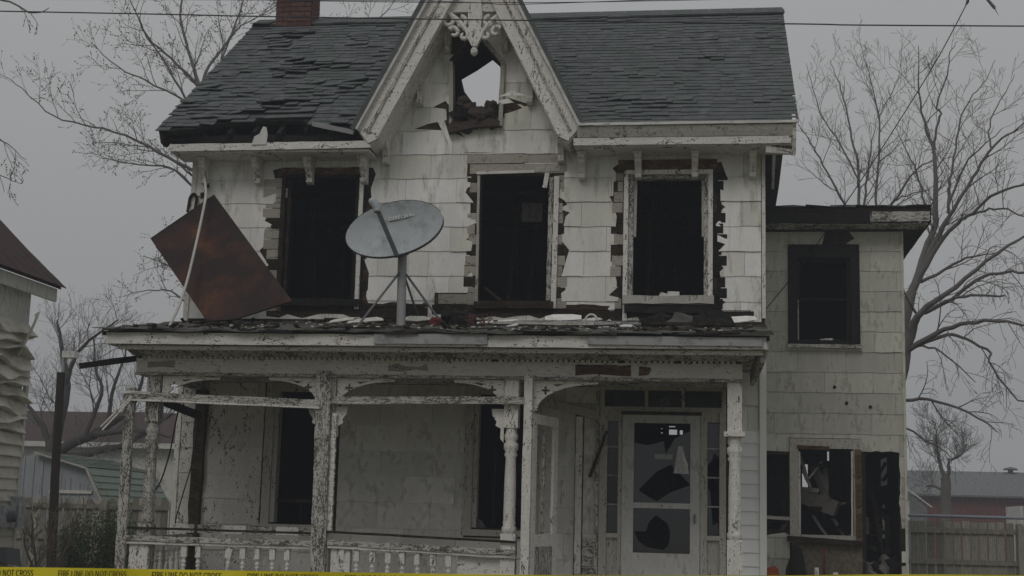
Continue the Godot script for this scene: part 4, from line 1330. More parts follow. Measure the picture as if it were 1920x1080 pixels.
	obj("screen_rail", mplank(Vector3(-6.12, 2.775, 1.85), Vector3(-3.99, 2.715, 1.85), 0.05, 0.085, Vector3.UP, 0.004, 216), M.bare_h, house)
	obj("screen_rail", mplank(Vector3(-6.06, 2.73, 1.86), Vector3(-3.99, 2.675, 1.86), 0.05, 0.018, Vector3.UP, 0.003, 217), M.trim_h, house)
	obj("screen_rail", mplank(Vector3(-3.89, 2.755, 1.85), Vector3(-1.87, 2.785, 1.85), 0.05, 0.075, Vector3.UP, 0.004, 218), M.bare_h, house)
	obj("splintered_end", mplank(Vector3(-6.13, 2.81, 1.88), Vector3(-5.82, 2.80, 1.88), 0.03, 0.03, Vector3.UP, 0.008, 219), M.trim_h, house)
	spandrel(-5.74, 1.0, 0.62, 0.24)
	spandrel(-4.03, -1.0, 0.55, 0.24)
	spandrel(-3.84, 1.0, 0.60, 0.24)
	spandrel(-2.09, -1.0, 0.52, 0.24)
	spandrel(-1.79, 1.0, 0.66, 0.30)
	# scrolled side brackets below the rail
	for q in [[-4.01, -1.0], [-3.85, 1.0], [-2.085, -1.0]]:
		mb = MB.new()
		mb.extrude(PackedVector2Array([Vector2(0, 0), Vector2(0.13, 0), Vector2(0.12, -0.07), Vector2(0.075, -0.13), Vector2(0.085, -0.17), Vector2(0.03, -0.20), Vector2(0.035, -0.3), Vector2(0, -0.34)]), Vector3(q[0], 2.70, 1.735), Vector3(q[1], 0, 0), Vector3.UP, Vector3.BACK, 0.03)
		obj("scroll_bracket", mb, M.trim_v, house)
	mb = MB.new()
	for i in 40:
		var y := 1.42 + i * 0.03
		mb.plank(Vector3(-3.852, y, 1.80), Vector3(-3.847 + r.randf_range(-0.006, 0.012), y + 0.034, 1.80), 0.05, 0.028 + r.randf_range(-0.01, 0.012), Vector3.BACK, 0.004, r)
	obj("flaking_edge", mb, M.trim_v, house)
	# railings
	for b in [[-6.0, -4.02, 1.30, 1.295], [-3.85, -1.92, 1.315, 1.265]]:
		var ra := obj("railing", mplank(Vector3(b[0], b[2], 1.79), Vector3(b[1], b[3], 1.79), 0.12, 0.055, Vector3.UP, 0.004, 230), M.bare_h, house)
		obj("rail_edge", mplank(Vector3(b[0], b[2] - 0.042, 1.80), Vector3(b[1], b[3] - 0.042, 1.80), 0.07, 0.024, Vector3.UP, 0.003, 231), M.trim_h, ra)
		obj("bottom_rail", mplank(Vector3(b[0], 0.79, 1.78), Vector3(b[1], 0.77, 1.78), 0.07, 0.05, Vector3.UP, 0.003, 232), M.bare_h, ra)
		obj("iron_rod", mplank(Vector3(b[0] - 0.02, b[2] + 0.105, 1.82), Vector3(b[1], b[3] + 0.105, 1.82), 0.02, 0.022, Vector3.UP, 0.002, 233), M.darkwood, ra)
		var bal := baluster_mesh().mesh()
		var x: float = b[0] + (0.62 if b[0] < -5.0 else 0.14)
		while x < b[1] - (0.1 if b[0] < -5.0 else 0.6):
			var skip: bool = absf(x + 5.06) < 0.06 and b[0] < -5.0
			if not skip:
				var o := obj("baluster", bal, M.trim_v, ra, Vector3(x, lerpf(b[2], b[3], (x - b[0]) / (b[1] - b[0])) - 0.055 - 0.46, 1.79))
				o.rotation.z = r.randf_range(-0.02, 0.02)
				o.rotation.y = r.randf_range(-0.2, 0.2)
			x += 0.1585
		obj("newel_block", mbox(b[0] + 0.03, b[0] + 0.23, 0.8, b[2] - 0.06, 1.72, 1.80), M.trim_v, ra)
	obj("rail_board", mplank(Vector3(-2.52, 1.05, 1.75), Vector3(-2.08, 1.03, 1.75), 0.02, 0.34, Vector3.UP, 0.002, 234), M.trim_h, house)
	obj("leaning_sliver", mplank(Vector3(-4.93, 0.86, 1.84), Vector3(-4.85, 1.22, 1.84), 0.012, 0.012, Vector3.BACK, 0.001, 235), M.trim_v, house)
	var sr := obj("side_railing", mplank(Vector3(-5.98, 1.30, 1.7), Vector3(-5.98, 1.30, 0.03), 0.10, 0.05, Vector3.UP, 0.003, 240), M.bare_h, house)
	obj("bottom_rail", mplank(Vector3(-5.98, 0.79, 1.7), Vector3(-5.98, 0.79, 0.03), 0.07, 0.05, Vector3.UP, 0.003, 241), M.bare_h, sr)
	var bal2 := baluster_mesh().mesh()
	for i in 9:
		var o := obj("baluster", bal2, M.trim_v, sr, Vector3(-5.98, 0.815, 1.55 - i * 0.165))
		o.rotation.z = r.randf_range(-0.04, 0.04)
	for k in 6:
		obj("knee_board", mplank(Vector3(lerpf(-5.95, -4.15, k / 6.0), 1.40, 0.7), Vector3(lerpf(-5.95, -4.15, (k + 0.85) / 6.0), 1.40, 0.7), 0.02, 0.09, Vector3.UP, 0.003, 242 + k), M.bare_h if k % 2 else M.trim_h, house)
	# open screen panel by the third post
	mb = MB.new()
	var a := Vector3(-1.785, 0, 1.79)
	var d := Vector3(0.12, 0, -0.50).normalized()
	var fr := func(mb: MB, u0: float, u1: float, y0: float, y1: float) -> void:
		var p0 := a + d * u0
		var p1 := a + d * u1
		var t := d.cross(Vector3.UP) * 0.015
		mb.hexa([p0 + Vector3(0, y0, 0) - t, p1 + Vector3(0, y0, 0) - t, p1 + Vector3(0, y1, 0) - t, p0 + Vector3(0, y1, 0) - t, p0 + Vector3(0, y0, 0) + t, p1 + Vector3(0, y0, 0) + t, p1 + Vector3(0, y1, 0) + t, p0 + Vector3(0, y1, 0) + t])
	fr.call(mb, 0.0, 0.10, 0.80, 2.66)
	fr.call(mb, 0.62, 0.74, 0.80, 2.66)
	fr.call(mb, 0.10, 0.62, 2.56, 2.659)
	fr.call(mb, 0.10, 0.62, 1.33, 1.45)
	fr.call(mb, 0.10, 0.62, 0.80, 0.88)
	var sp := obj("screen_door", mb, M.trim_v, house)
	mb = MB.new()
	fr.call(mb, 0.11, 0.61, 0.885, 1.325)
	obj("lower_panel", mb, M.bare_v, sp)
	mb = MB.new()
	fr.call(mb, 0.33, 0.37, 1.455, 2.555)
	obj("screen_strip", mb, M.bare_v, sp)
	# loose boards under the left end of the porch roof
	obj("hanging_board", mplank(Vector3(-6.60, 3.07, 1.95), Vector3(-5.98, 3.20, 1.7), 0.05, 0.06, Vector3.UP, 0.004, 250), M.char, house)
	obj("hanging_board", mplank(Vector3(-6.0, 2.79, 1.3), Vector3(-5.54, 2.62, 1.15), 0.05, 0.085, Vector3.UP, 0.005, 251), M.char, house)
	for k in 2:
		obj("hanging_sliver", mplank(Vector3(-6.29 + k * 0.02, 2.43 - k * 0.03, 2.0), Vector3(-6.0 + k * 0.01, 2.76 - k * 0.02, 1.95), 0.014, 0.012, Vector3.BACK, 0.002, 252 + k), M.trim_h, house)

# a sheet of roofing laid over the porch slope, buckled
func warped(mb: MB, x0: float, x1: float, z0: float, z1: float, r: RandomNumberGenerator, amp: float, nx: int) -> void:
	var nzz := 5
	var pts := []
	for i in nx + 1:
		var col := []
		for j in nzz + 1:
			var x := lerpf(x0, x1, float(i) / nx)
			var z := lerpf(z0, z1, float(j) / nzz)
			var y := 3.412 + (2.24 - z) * 0.17
			col.append(Vector3(x + r.randf_range(-0.01, 0.01), y + 0.006 + r.randf() * amp, z + (r.randf_range(-0.03, 0.02) if j == 0 else 0.0)))
		pts.append(col)
	var th := Vector3(0, 0.008, 0)
	for i in nx:
		for j in nzz:
			mb.quado(pts[i][j] + th, pts[i + 1][j] + th, pts[i + 1][j + 1] + th, pts[i][j + 1] + th, pts[i][j] - Vector3.UP)
		mb.quado(pts[i][0], pts[i + 1][0], pts[i + 1][0] + th, pts[i][0] + th, pts[i][1])

# ---------------------------------------------------------------- rear wing at the right (part of the house)
func build_wing() -> void:
	var r := R(300)
	var zf := -4.0
	var holes := [[1.20, 1.93, 4.15, 5.35], [1.20, 1.95, 1.47, 2.67], [0.74, 1.06, 1.54, 2.60], [2.10, 2.55, 0.6, 2.64]]
	var mb := MB.new()
	mb.wall(0.60, 2.65, 0.0, 5.75, zf - 0.14, zf, holes)
	var w := obj("wing_wall", mb, M.darkwood, house)
	mb = MB.new()
	mb.wall(-8.0, zf - 0.14, 0.0, 5.75, 2.60, 2.63, [[-6.75, -5.75, 2.24, 2.66], [-6.6, -6.1, 1.90, 1.96], [-6.7, -6.15, 1.45, 1.84]], true)
	obj("wing_side_wall", mb, M.char, house)
	mb = MB.new()
	mb.wall(0.60, 2.65, 0.0, 5.75, -8.14, -8.0, [[1.33, 1.38, 2.5, 2.82], [1.50, 1.60, 2.2, 2.62], [1.74, 1.79, 2.45, 2.62], [1.91, 1.95, 2.68, 2.84]])
	obj("wing_back_wall", mb, M.char, house)
	mb = MB.new()
	mb.wall(-8.0, zf - 0.14, 0.0, 5.75, 0.601, 0.70, [], true)
	obj("wing_inner_wall", mb, M.char, house)
	for y in [0.6, 3.4, 5.74]:
		obj("wing_floor", mbox(0.70, 2.60, y - 0.1, y, -8.0, zf - 0.14), M.char, house)
	obj("wing_partition", mbox(0.71, 2.50, 3.41, 5.63, -6.4, -6.3), M.soot, house)
	obj("wing_partition", mbox(2.02, 2.06, 0.61, 3.29, -6.2, -4.3), M.soot, house)
	# siding
	var cuts := [rect(1.07, 2.06, 4.06, 5.54), rect(1.075, 2.045, 0.0, 2.81), jagged(0.5, 1.1, 1.47, 2.60, 0.04, 31, 1.0), jagged(2.0, 2.56, 0.0, 2.64, 0.02, 32, 0.6),
		PackedVector2Array([Vector2(1.55, 5.54), Vector2(1.85, 5.54), Vector2(2.0, 5.62), Vector2(1.9, 5.75), Vector2(1.6, 5.75)]), PackedVector2Array([Vector2(2.56, 1.1), Vector2(2.68, 1.12), Vector2(2.68, 1.62), Vector2(2.56, 1.6)])]
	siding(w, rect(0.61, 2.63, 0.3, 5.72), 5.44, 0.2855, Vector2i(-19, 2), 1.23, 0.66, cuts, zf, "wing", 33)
	obj("corner_board", mplank(Vector3(2.635, 0.3, zf + 0.012), Vector3(2.645, 5.72, zf + 0.012), 0.035, 0.03, Vector3.BACK, 0.001, 301), M.wing1, house)
	for q in [[1.70, 3.52], [2.18, 3.25], [1.86, 3.30]]:
		mb = MB.new()
		mb.tube([Vector3(q[0], q[1], zf + 0.016), Vector3(q[0], q[1], zf + 0.030)], [0.025, 0.02], 8)
		obj("nail_hole_cap", mb, M.cable, w)
	# upper window, charred
	mb = MB.new()
	mb.wall(1.075, 2.055, 4.08, 5.53, zf + 0.001, zf + 0.045, [[1.20, 1.93, 4.17, 5.34]])
	var uw := obj("wing_window", mb, M.char, house)
	uw.set_meta("label", "charred sash window upstairs in the rear wing")
	mb = MB.new()
	mb.wall(1.20, 1.93, 4.17, 5.34, zf - 0.08, zf - 0.05, [[1.24, 1.89, 4.78, 5.30], [1.235, 1.885, 4.20, 4.75]])
	obj("sash", mb, M.char, uw)
	obj("sash_edge", mbox(1.205, 1.22, 4.18, 4.75, zf - 0.02, zf + 0.002), M.casing, uw)
	obj("sill", mplank(Vector3(1.06, 4.085, zf + 0.05), Vector3(2.07, 4.08, zf + 0.05), 0.10, 0.05, Vector3.UP, 0.004, 302), M.bare_h, uw)
	obj("drip_board", mplank(Vector3(1.05, 4.045, zf + 0.03), Vector3(2.08, 4.04, zf + 0.03), 0.03, 0.03, Vector3.UP, 0.002, 303), M.wing0, uw)
	mb = MB.new()
	lump(mb, Vector3(1.62, 4.185, zf - 0.03), Vector3(0.09, 0.018, 0.03), r, 0.4)
	obj("plaster_scrap", mb, M.white, uw)
	# lower window
	mb = MB.new()
	mb.wall(1.08, 2.045, 1.38, 2.80, zf + 0.001, zf + 0.05, [[1.20, 1.94, 1.49, 2.665]])
	var lw := obj("wing_window", mb, M.casing, house)
	lw.set_meta("label", "ground floor window frame of the rear wing, burnt out, charred wreckage inside")
	obj("burnt_edge", mplank(Vector3(1.18, 2.68, zf + 0.055), Vector3(1.62, 2.665, zf + 0.055), 0.02, 0.05, Vector3.UP, 0.008, 304), M.rotwood, lw)
	obj("side_casing", mplank(Vector3(2.0, 1.40, zf + 0.06), Vector3(2.0, 2.66, zf + 0.06), 0.085, 0.025, Vector3.BACK, 0.003, 305), M.rotwood, lw)
	obj("sash_strip", mplank(Vector3(1.915, 1.48, zf + 0.02), Vector3(1.925, 2.64, zf + 0.02), 0.025, 0.02, Vector3.BACK, 0.003, 306), M.trim_v, lw)
	obj("sash_strip", mplank(Vector3(1.215, 1.49, zf + 0.01), Vector3(1.215, 2.62, zf + 0.01), 0.022, 0.02, Vector3.BACK, 0.003, 307), M.trim_v, lw)
	obj("sill", mplank(Vector3(1.04, 1.43, zf + 0.08), Vector3(2.06, 1.39, zf + 0.08), 0.14, 0.07, Vector3.UP, 0.005, 308), M.darkwood, lw)
	# charred wreckage inside
	for q in [[1.25, 2.05, 1.75, 1.85, 0.12, 0.20], [1.45, 2.45, 1.62, 1.95, 0.05, 0.10], [1.62, 2.42, 1.60, 2.0, 0.06, 0.05], [1.22, 2.62, 1.40, 2.1, 0.03, 0.04], [1.25, 2.14, 1.5, 2.1, 0.03, 0.04]]:
		obj("charred_piece", mplank(Vector3(q[0], q[1], zf - 0.55), Vector3(q[2], q[3], zf - 0.35), q[4], q[5], Vector3.UP, 0.018, int(q[0] * 100)), M.ash if q[4] > 0.04 else M.casing, lw)
	for q in [[2.22, 2.55, 2.40, 1.2], [2.2, 1.5, 2.45, 1.55], [2.15, 0.9, 2.5, 1.3], [2.35, 1.9, 2.46, 1.7]]:
		obj("charred_stud", mplank(Vector3(q[0], q[1], zf - 0.9), Vector3(q[2], q[3], zf - 0.6), 0.05, 0.05, Vector3.BACK, 0.012, int(q[0] * 100)), M.char, house)
	for k in 4:
		mb = MB.new()
		lump(mb, Vector3(2.18 + k * 0.09, 0.95 + r.randf() * 0.15, zf - 0.25), Vector3(0.12, 0.16, 0.12), r, 0.4)
		obj("burnt_lump", mb, M.char if k % 2 else M.ash, house)
	for k in 16:
		var a := Vector3(r.randf_range(1.2, 1.9), r.randf_range(1.6, 2.6), zf - r.randf_range(0.3, 1.3))
		var b := a + Vector3(r.randf_range(-0.35, 0.35), r.randf_range(-0.55, 0.2), r.randf_range(-0.2, 0.2))
		obj("charred_piece", mplank(a, b, r.randf_range(0.02, 0.06), r.randf_range(0.015, 0.05), Vector3(0.1, 0.2, 1).normalized(), 0.01, 340 + k), [M.ash, M.casing, M.darkwood, M.char][k % 4], lw)
	for k in 12:
		var a := Vector3(r.randf_range(2.1, 2.5), r.randf_range(0.9, 2.5), zf - r.randf_range(0.3, 1.6))
		var b := a + Vector3(r.randf_range(-0.2, 0.2), r.randf_range(-0.7, 0.3), r.randf_range(-0.2, 0.2))
		obj("charred_piece", mplank(a, b, r.randf_range(0.02, 0.06), r.randf_range(0.015, 0.05), Vector3(0.1, 0.2, 1).normalized(), 0.01, 360 + k), [M.darkwood, M.char, M.ash][k % 3], lw)
	# hole at the left with a board across
	obj("hole_board", mplank(Vector3(0.70, 1.715, zf + 0.01), Vector3(1.08, 1.70, zf + 0.01), 0.03, 0.045, Vector3.UP, 0.004, 320), M.casing, house)
	obj("hole_head", mplank(Vector3(0.70, 2.60, zf + 0.02), Vector3(1.08, 2.59, zf + 0.02), 0.03, 0.05, Vector3.UP, 0.004, 321), M.darkwood, house)
	mb = MB.new()
	lump(mb, Vector3(0.93, 2.0, zf - 0.35), Vector3(0.25, 0.4, 0.1), r, 0.12)
	obj("scorched_sacking", mb, M.char, house)
	obj("mud_board", mplank(Vector3(1.10, 0.95, zf + 0.03), Vector3(2.04, 0.93, zf + 0.03), 0.02, 0.86, Vector3.UP, 0.004, 322), M.mud, house)
	obj("wall_scrap", mbox(2.565, 2.62, 1.15, 1.30, zf + 0.02, zf + 0.03), M.white, house)
	# low roof with burnt eaves
	mb = MB.new()
	mb.hexa([Vector3(0.61, 5.95, -3.62), Vector3(3.0, 5.93, -3.62), Vector3(3.0, 6.28, -8.3), Vector3(0.61, 6.30, -8.3), Vector3(0.61, 6.0, -3.62), Vector3(3.0, 5.98, -3.62), Vector3(3.0, 6.33, -8.3), Vector3(0.61, 6.35, -8.3)])
	var wr := obj("wing_roof", mb, M.darkwood, house)
	for k in 7:
		mb = MB.new()
		mb.plank(Vector3(0.62 + k * 0.34, 6.005 + r.randf_range(0, 0.012), -3.66), Vector3(0.62 + (k + 1) * 0.34, 5.995 + r.randf_range(0, 0.012), -3.66), 0.14, 0.022, Vector3.UP, 0.008, r)
		obj("roofing_strip", mb, M.shingle2 if k % 2 else M.char, wr)
	obj("wing_fascia", mplank(Vector3(0.61, 5.86, -3.64), Vector3(2.2, 5.85, -3.64), 0.04, 0.165, Vector3.UP, 0.006, 330), M.char, house)
	obj("wing_fascia", mplank(Vector3(2.18, 5.86, -3.638), Vector3(2.98, 5.86, -3.638), 0.04, 0.14, Vector3.UP, 0.004, 331), M.bare_h, house)
	obj("wing_side_fascia", mplank(Vector3(2.98, 5.86, -3.62), Vector3(2.98, 5.86, -8.2), 0.04, 0.15, Vector3.UP, 0.004, 332), M.char, house)
	obj("wing_soffit", mbox(0.61, 2.96, 5.755, 5.78, zf + 0.001, -3.67), M.bare_h, house)
	obj("wing_soffit", mbox(2.652, 2.96, 5.755, 5.78, -8.2, zf - 0.002), M.darkwood, house)
	# burnt stub of wall and stack behind the main roof
	mb = MB.new()
	mb.extrude(PackedVector2Array([Vector2(0.66, 6.0), Vector2(0.90, 6.0), Vector2(1.0, 6.62), Vector2(1.07, 7.2), Vector2(0.66, 7.4)]), Vector3(0, 0, -5.1), Vector3.RIGHT, Vector3.UP, Vector3.BACK, 0.12)
	obj("burnt_wall_stub", mb, M.char, house)

# ---------------------------------------------------------------- loose things on and round the house
func build_loose() -> void:
	var r := R(400)
	var mb := MB.new()
	# elliptical dish on a tripod mast
	var dish := thing("satellite_dish", "large grey oval satellite dish on a tripod mast standing on the porch roof", "satellite dish", Vector3(-3.37, 3.68, 1.2))
	var c := Vector3(-3.44, 4.70, 1.2)
	var f := Vector3(-0.12, 0.34, 1.0).normalized()
	var ax := Vector3.UP.cross(f).normalized()
	ax = (ax + f.cross(ax).normalized() * 0.19).normalized()
	var ay := f.cross(ax).normalized()
	var ra := 0.555
	var rb := 0.345
	var rings := 10
	var seg := 40
	var P := func(i: int, j: int, back: float) -> Vector3:
		var q := float(i) / rings
		var a := TAU * j / seg
		var z := (q * q - 1.0) * 0.10
		return c + ax * cos(a) * ra * q + ay * sin(a) * rb * q + f * (z - back)
	for i in rings:
		for j in seg:
			var k := (j + 1) % seg
			mb.quado(P.call(i, j, 0.0), P.call(i, k, 0.0), P.call(i + 1, k, 0.0), P.call(i + 1, j, 0.0), c - f * 5.0)
			mb.quado(P.call(i, j, 0.012), P.call(i, k, 0.012), P.call(i + 1, k, 0.012), P.call(i + 1, j, 0.012), c + f * 5.0)
	obj("reflector", mb, M.dish, dish)
	mb = MB.new()
	for j in seg:
		var k := (j + 1) % seg
		var e0: Vector3 = P.call(rings, j, 0.0)
		var e1: Vector3 = P.call(rings, k, 0.0)
		var o0 := (e0 - c).normalized() * 0.006
		var o1 := (e1 - c).normalized() * 0.006
		mb.quado(e0 + o0 + f * 0.002, e1 + o1 + f * 0.002, e1 + o1 - f * 0.035, e0 + o0 - f * 0.035, c)
	obj("rim", mb, M.steel, dish)
	var lnb := Vector3(-3.56, 4.865, 1.60)
	mb = MB.new()
	mb.plank(c - ay * rb * 1.02 + f * 0.0 + ax * 0.02, lnb - f * 0.04, 0.045, 0.055, f, 0.0)
	obj("feed_arm", mb, M.steel, dish)
	mb = MB.new()
	mb.tube([lnb - f * 0.05 - ay * 0.05, lnb - f * 0.05 + ay * 0.015, lnb + ay * 0.05 - ax * 0.02, lnb - f * 0.03 + ay * 0.09 - ax * 0.05], [0.034, 0.046, 0.046, 0.036], 10)
	obj("feed_horn", mb, M.dish, dish)
	var tm := TextMesh.new()
	var fn := SystemFont.new()
	fn.font_names = PackedStringArray(["Droid Sans"])
	fn.font_weight = 700
	tm.font = fn
	tm.text = "DIRECWAY"
	tm.font_size = 32
	tm.pixel_size = 0.0019
	tm.depth = 0.003
	for k in 2:
		var lt := obj("lettering", tm, M.white if k == 1 else M.steel, dish)
		lt.basis = Basis(ax, ay, f)
		lt.position = c + ax * (0.085 - 0.006 * k) + ay * (0.165 + 0.006 * k) - f * (0.064 - 0.004 * k) - dish.position
	mb = MB.new()
	mb.tube([Vector3(-3.375, 4.50, 1.02), Vector3(-3.37, 4.2, 1.02), Vector3(-3.36, 3.6, 1.02)], [0.05, 0.05, 0.05], 12)
	obj("mast", mb, M.galv, dish)
	mb = MB.new()
	mb.plank(c - f * 0.17 - ay * 0.1, Vector3(-3.375, 4.42, 1.03), 0.12, 0.10, Vector3.UP, 0.0)
	obj("mount", mb, M.steel, dish)
	for q in [Vector3(-3.70, 3.55, 1.62), Vector3(-2.88, 3.64, 0.95), Vector3(-3.30, 3.76, 0.25)]:
		mb = MB.new()
		mb.tube([Vector3(-3.37, 4.28, 1.02), q], [0.013, 0.013], 7)
		obj("strut", mb, M.steel, dish)
	# rusted sheet leaning on the wall
	mb = MB.new()
	var o := Vector3(-5.4, 3.6, 1.42)
	var up := Vector3(0, 1.0, -0.62).normalized()
	var sh := PackedVector2Array()
	for q in [Vector3(-5.804, 5.263, 0.389), Vector3(-6.396, 4.663, 0.761), Vector3(-5.423, 3.622, 1.406), Vector3(-5.121, 3.643, 1.393), Vector3(-4.53, 3.873, 1.251)]:
		sh.append(Vector2(q.x - o.x, (q - o).dot(up)))
	mb.extrude(sh, o, Vector3.RIGHT, up, Vector3.RIGHT.cross(up), 0.02)
	var sheet := obj("rusty_sheet", mb, M.rust)
	tag(sheet, "big rusted metal sheet tilted against the upper wall on the porch roof", "metal sheet")
	mb = MB.new()
	for i in sh.size() - 2:
		if i == 1 or i == 2:
			continue
		var a := o + Vector3.RIGHT * sh[i].x + up * sh[i].y + Vector3(0, 0.01, 0.016)
		var b := o + Vector3.RIGHT * sh[i + 1].x + up * sh[i + 1].y + Vector3(0, 0.01, 0.016)
		mb.plank(a, b, 0.016, 0.012, Vector3.BACK)
	obj("folded_edge", mb, M.rust, sheet)
	# service drop: insulators on the wall, white strap hanging over the sheet
	wire("dangling_cable", "pale cable hanging from the wall insulators down across the rusty sheet", [Vector3(-6.053, 5.577, 0.12), Vector3(-5.837, 5.233, 0.6), Vector3(-5.775, 4.893, 0.85), Vector3(-5.714, 4.493, 1.15), Vector3(-5.682, 4.054, 1.42), Vector3(-5.685, 3.761, 1.6), Vector3(-5.713, 3.531, 1.75)], 0.016, M.strap, "cable")
	var ins := thing("insulator_bracket", "dark corroded cable insulators on the top left corner of the wall", "insulator", Vector3(-6.071, 5.561, 0.05))
	for q in [Vector3(-6.069, 5.585, 0.06), Vector3(-6.035, 5.473, 0.06), Vector3(-6.078, 5.352, 0.07)]:
		mb = MB.new()
		mb.lathe(q - Vector3(0, 0.03, 0), [[0, 0.01], [0.005, 0.03], [0.02, 0.022], [0.03, 0.034], [0.045, 0.024], [0.055, 0.03], [0.065, 0.0]], 9)
		mb.plank(q - Vector3(0, 0, 0.06), q, 0.02, 0.02, Vector3.UP)
		obj("insulator", mb, M.darkwood, ins)
	wire("conduit", "bent dark conduit poking out behind the rusty sheet at the house corner", [Vector3(-6.26, 5.146, 0.05), Vector3(-6.252, 5.232, 0.05), Vector3(-6.238, 5.331, 0.05), Vector3(-6.194, 5.37, 0.05), Vector3(-6.157, 5.317, 0.05), Vector3(-6.169, 5.199, 0.05)], 0.018, M.darkwood, "pipe")
	wire("thin_cable", "thin dark wire twisted between the insulators and the conduit", [Vector3(-6.033, 5.45, 0.1), Vector3(-6.032, 5.282, 0.2), Vector3(-6.119, 5.332, 0.1), Vector3(-6.166, 5.26, 0.07)], 0.007, M.cable, "wire")
	# litter on the porch roof
	for q in [[-3.75, 1.0, 0.42, 0.15, 0.12, "side4"], [-4.05, 0.9, 0.35, 0.14, 0.4, "side4"], [-3.25, 0.7, 0.30, 0.18, -0.3, "side4"], [-2.35, 0.75, 0.5, 0.10, 0.15, "side3"], [-1.62, 0.55, 0.42, 0.24, -0.3, "side1"], [-1.35, 0.5, 0.35, 0.15, 0.5, "side4"], [0.28, 0.6, 0.42, 0.22, 0.2, "side3"], [-2.05, 1.5, 0.12, 0.06, 0.3, "white"], [-0.85, 1.7, 0.14, 0.08, -0.4, "white"]]:
		mb = MB.new()
		scrap(mb, q[0], q[1], q[2], q[3], q[4], r)
		tag(obj("siding_scrap", mb, M[q[5]]), SCRAPS[scrap_no], "scrap", "siding scraps on the porch roof")
		scrap_no += 1
	var sticks := [[-1.9, 0.9, -0.9, 1.1, "bare_h", "long grey board lying below the upper middle window"], [-2.1, 1.05, -1.0, 1.35, "galv", "thin pale metal strip lying below the upper middle window"], [-1.7, 0.6, -0.75, 1.2, "galv", "pale strip slanting below the gap between the middle and right upper windows"], [-2.3, 1.3, -1.2, 1.5, "casing", "narrow board nearest the roof edge right of the burnt heap"], [-1.55, 0.75, -0.8, 1.0, "darkwood", "dark lath lying left of the upper right window"], [-4.35, 0.55, -3.6, 0.7, "char", "charred batten lying under the upper left window"], [-0.9, 0.8, 0.0, 0.75, "char", "charred beam lying below the upper right window"], [-0.7, 1.2, 0.2, 1.3, "darkwood", "dark board by the right end of the porch roof"]]
	for q in sticks:
		var y0: float = 3.44 + (2.24 - q[1]) * 0.17
		var y1: float = 3.44 + (2.24 - q[3]) * 0.17
		tag(obj("roof_board", mplank(Vector3(q[0], y0 + 0.05, q[1]), Vector3(q[2], y1 + 0.05, q[3]), 0.06, 0.03, Vector3.UP, 0.006, int(q[1] * 100)), M[q[4]]), q[5], "board", "boards on the porch roof")
	mb = MB.new()
	lump(mb, Vector3(-2.72, 3.72, 0.85), Vector3(0.16, 0.14, 0.14), r, 0.3)
	lump(mb, Vector3(-2.86, 3.78, 0.75), Vector3(0.12, 0.12, 0.14), r, 0.3)
	tag(obj("burnt_bundle", mb, M.char), "black burnt bundle beside the dish mast on the porch roof", "bundle")
	mb = MB.new()
	lump(mb, Vector3(-2.98, 3.68, 0.98), Vector3(0.08, 0.07, 0.08), r, 0.2)
	tag(obj("red_rag", mb, M.redpaint), "dark red rag lying beside the black bundle on the porch roof", "rag")
	mb = MB.new()
	for i in 26:
		var a := Vector3(-2.55 + r.randf_range(-0.1, 0.12), 3.66, 0.95 + r.randf_range(-0.15, 0.15))
		mb.tube([a, a + Vector3(r.randf_range(-0.1, 0.1), r.randf_range(0.03, 0.14), r.randf_range(-0.1, 0.1)), a + Vector3(r.randf_range(-0.18, 0.2), r.randf_range(-0.02, 0.14), r.randf_range(-0.1, 0.1))], [0.005, 0.005, 0.003], 4, false)
	tag(obj("copper_wire_tangle", mb, M.brick1), "reddish tangle of bare wires right of the black bundle", "wires")
	mb = MB.new()
	var lp := []
	for i in 14:
		var an := PI * i / 13.0
		lp.append(Vector3(-1.30 + cos(an) * 0.07, 3.74 + sin(an) * 0.09, 0.72))
	var lr := []
	for i in 14:
		lr.append(0.014)
	mb.tube(lp, lr, 6)
	tag(obj("bent_hoop", mb, M.white), "small white bent hoop lying below the gap between upper middle and right windows", "hoop")
	for k in 3:
		mb = MB.new()
		lump(mb, Vector3(-0.55 + k * 0.28, 3.73 - k * 0.02, 0.75 + k * 0.1), Vector3(0.20, 0.10 + 0.02 * k, 0.16), r, 0.3)
		tag(obj("charred_heap", mb, M.char if k != 1 else M.rollroof), ["largest charred heap directly below the upper right window", "grey middle heap of debris below the upper right window", "charred heap by the right corner of the porch roof"][k], "debris", "charred heaps on the porch roof")
	mb = MB.new()
	for i in 520:
		var x := r.randf_range(-6.1, 0.45)
		var z := r.randf_range(0.1, 2.28)
		var y := 3.43 + (2.24 - z) * 0.17
		var s := r.randf_range(0.012, 0.05)
		var d := Vector3(r.randf_range(-1, 1), r.randf_range(-0.3, 0.3), r.randf_range(-1, 1)).normalized() * s
		mb.plank(Vector3(x, y + s * 0.3, z), Vector3(x, y + s * 0.3, z) + d * 2.0, s, s * 0.4, Vector3.UP)
	tag(obj("roof_rubble", mb, M.darkwood), "small broken bits strewn over the porch roof", "rubble").set_meta("kind", "stuff")
	mb = MB.new()
	for i in 150:
		var x := r.randf_range(-5.2, 0.4)
		var z := r.randf_range(0.2, 2.28)
		var y := 3.44 + (2.24 - z) * 0.17
		var s := r.randf_range(0.006, 0.022)
		mb.plank(Vector3(x, y + s, z), Vector3(x + r.randf_range(-1, 1) * s * 2.5, y + s, z + s), s, s * 0.5, Vector3.UP)
	tag(obj("paint_flakes", mb, M.side4), "pale flakes scattered over the porch roof", "flakes").set_meta("kind", "stuff")
	# notices on the storm door
	mb = MB.new()
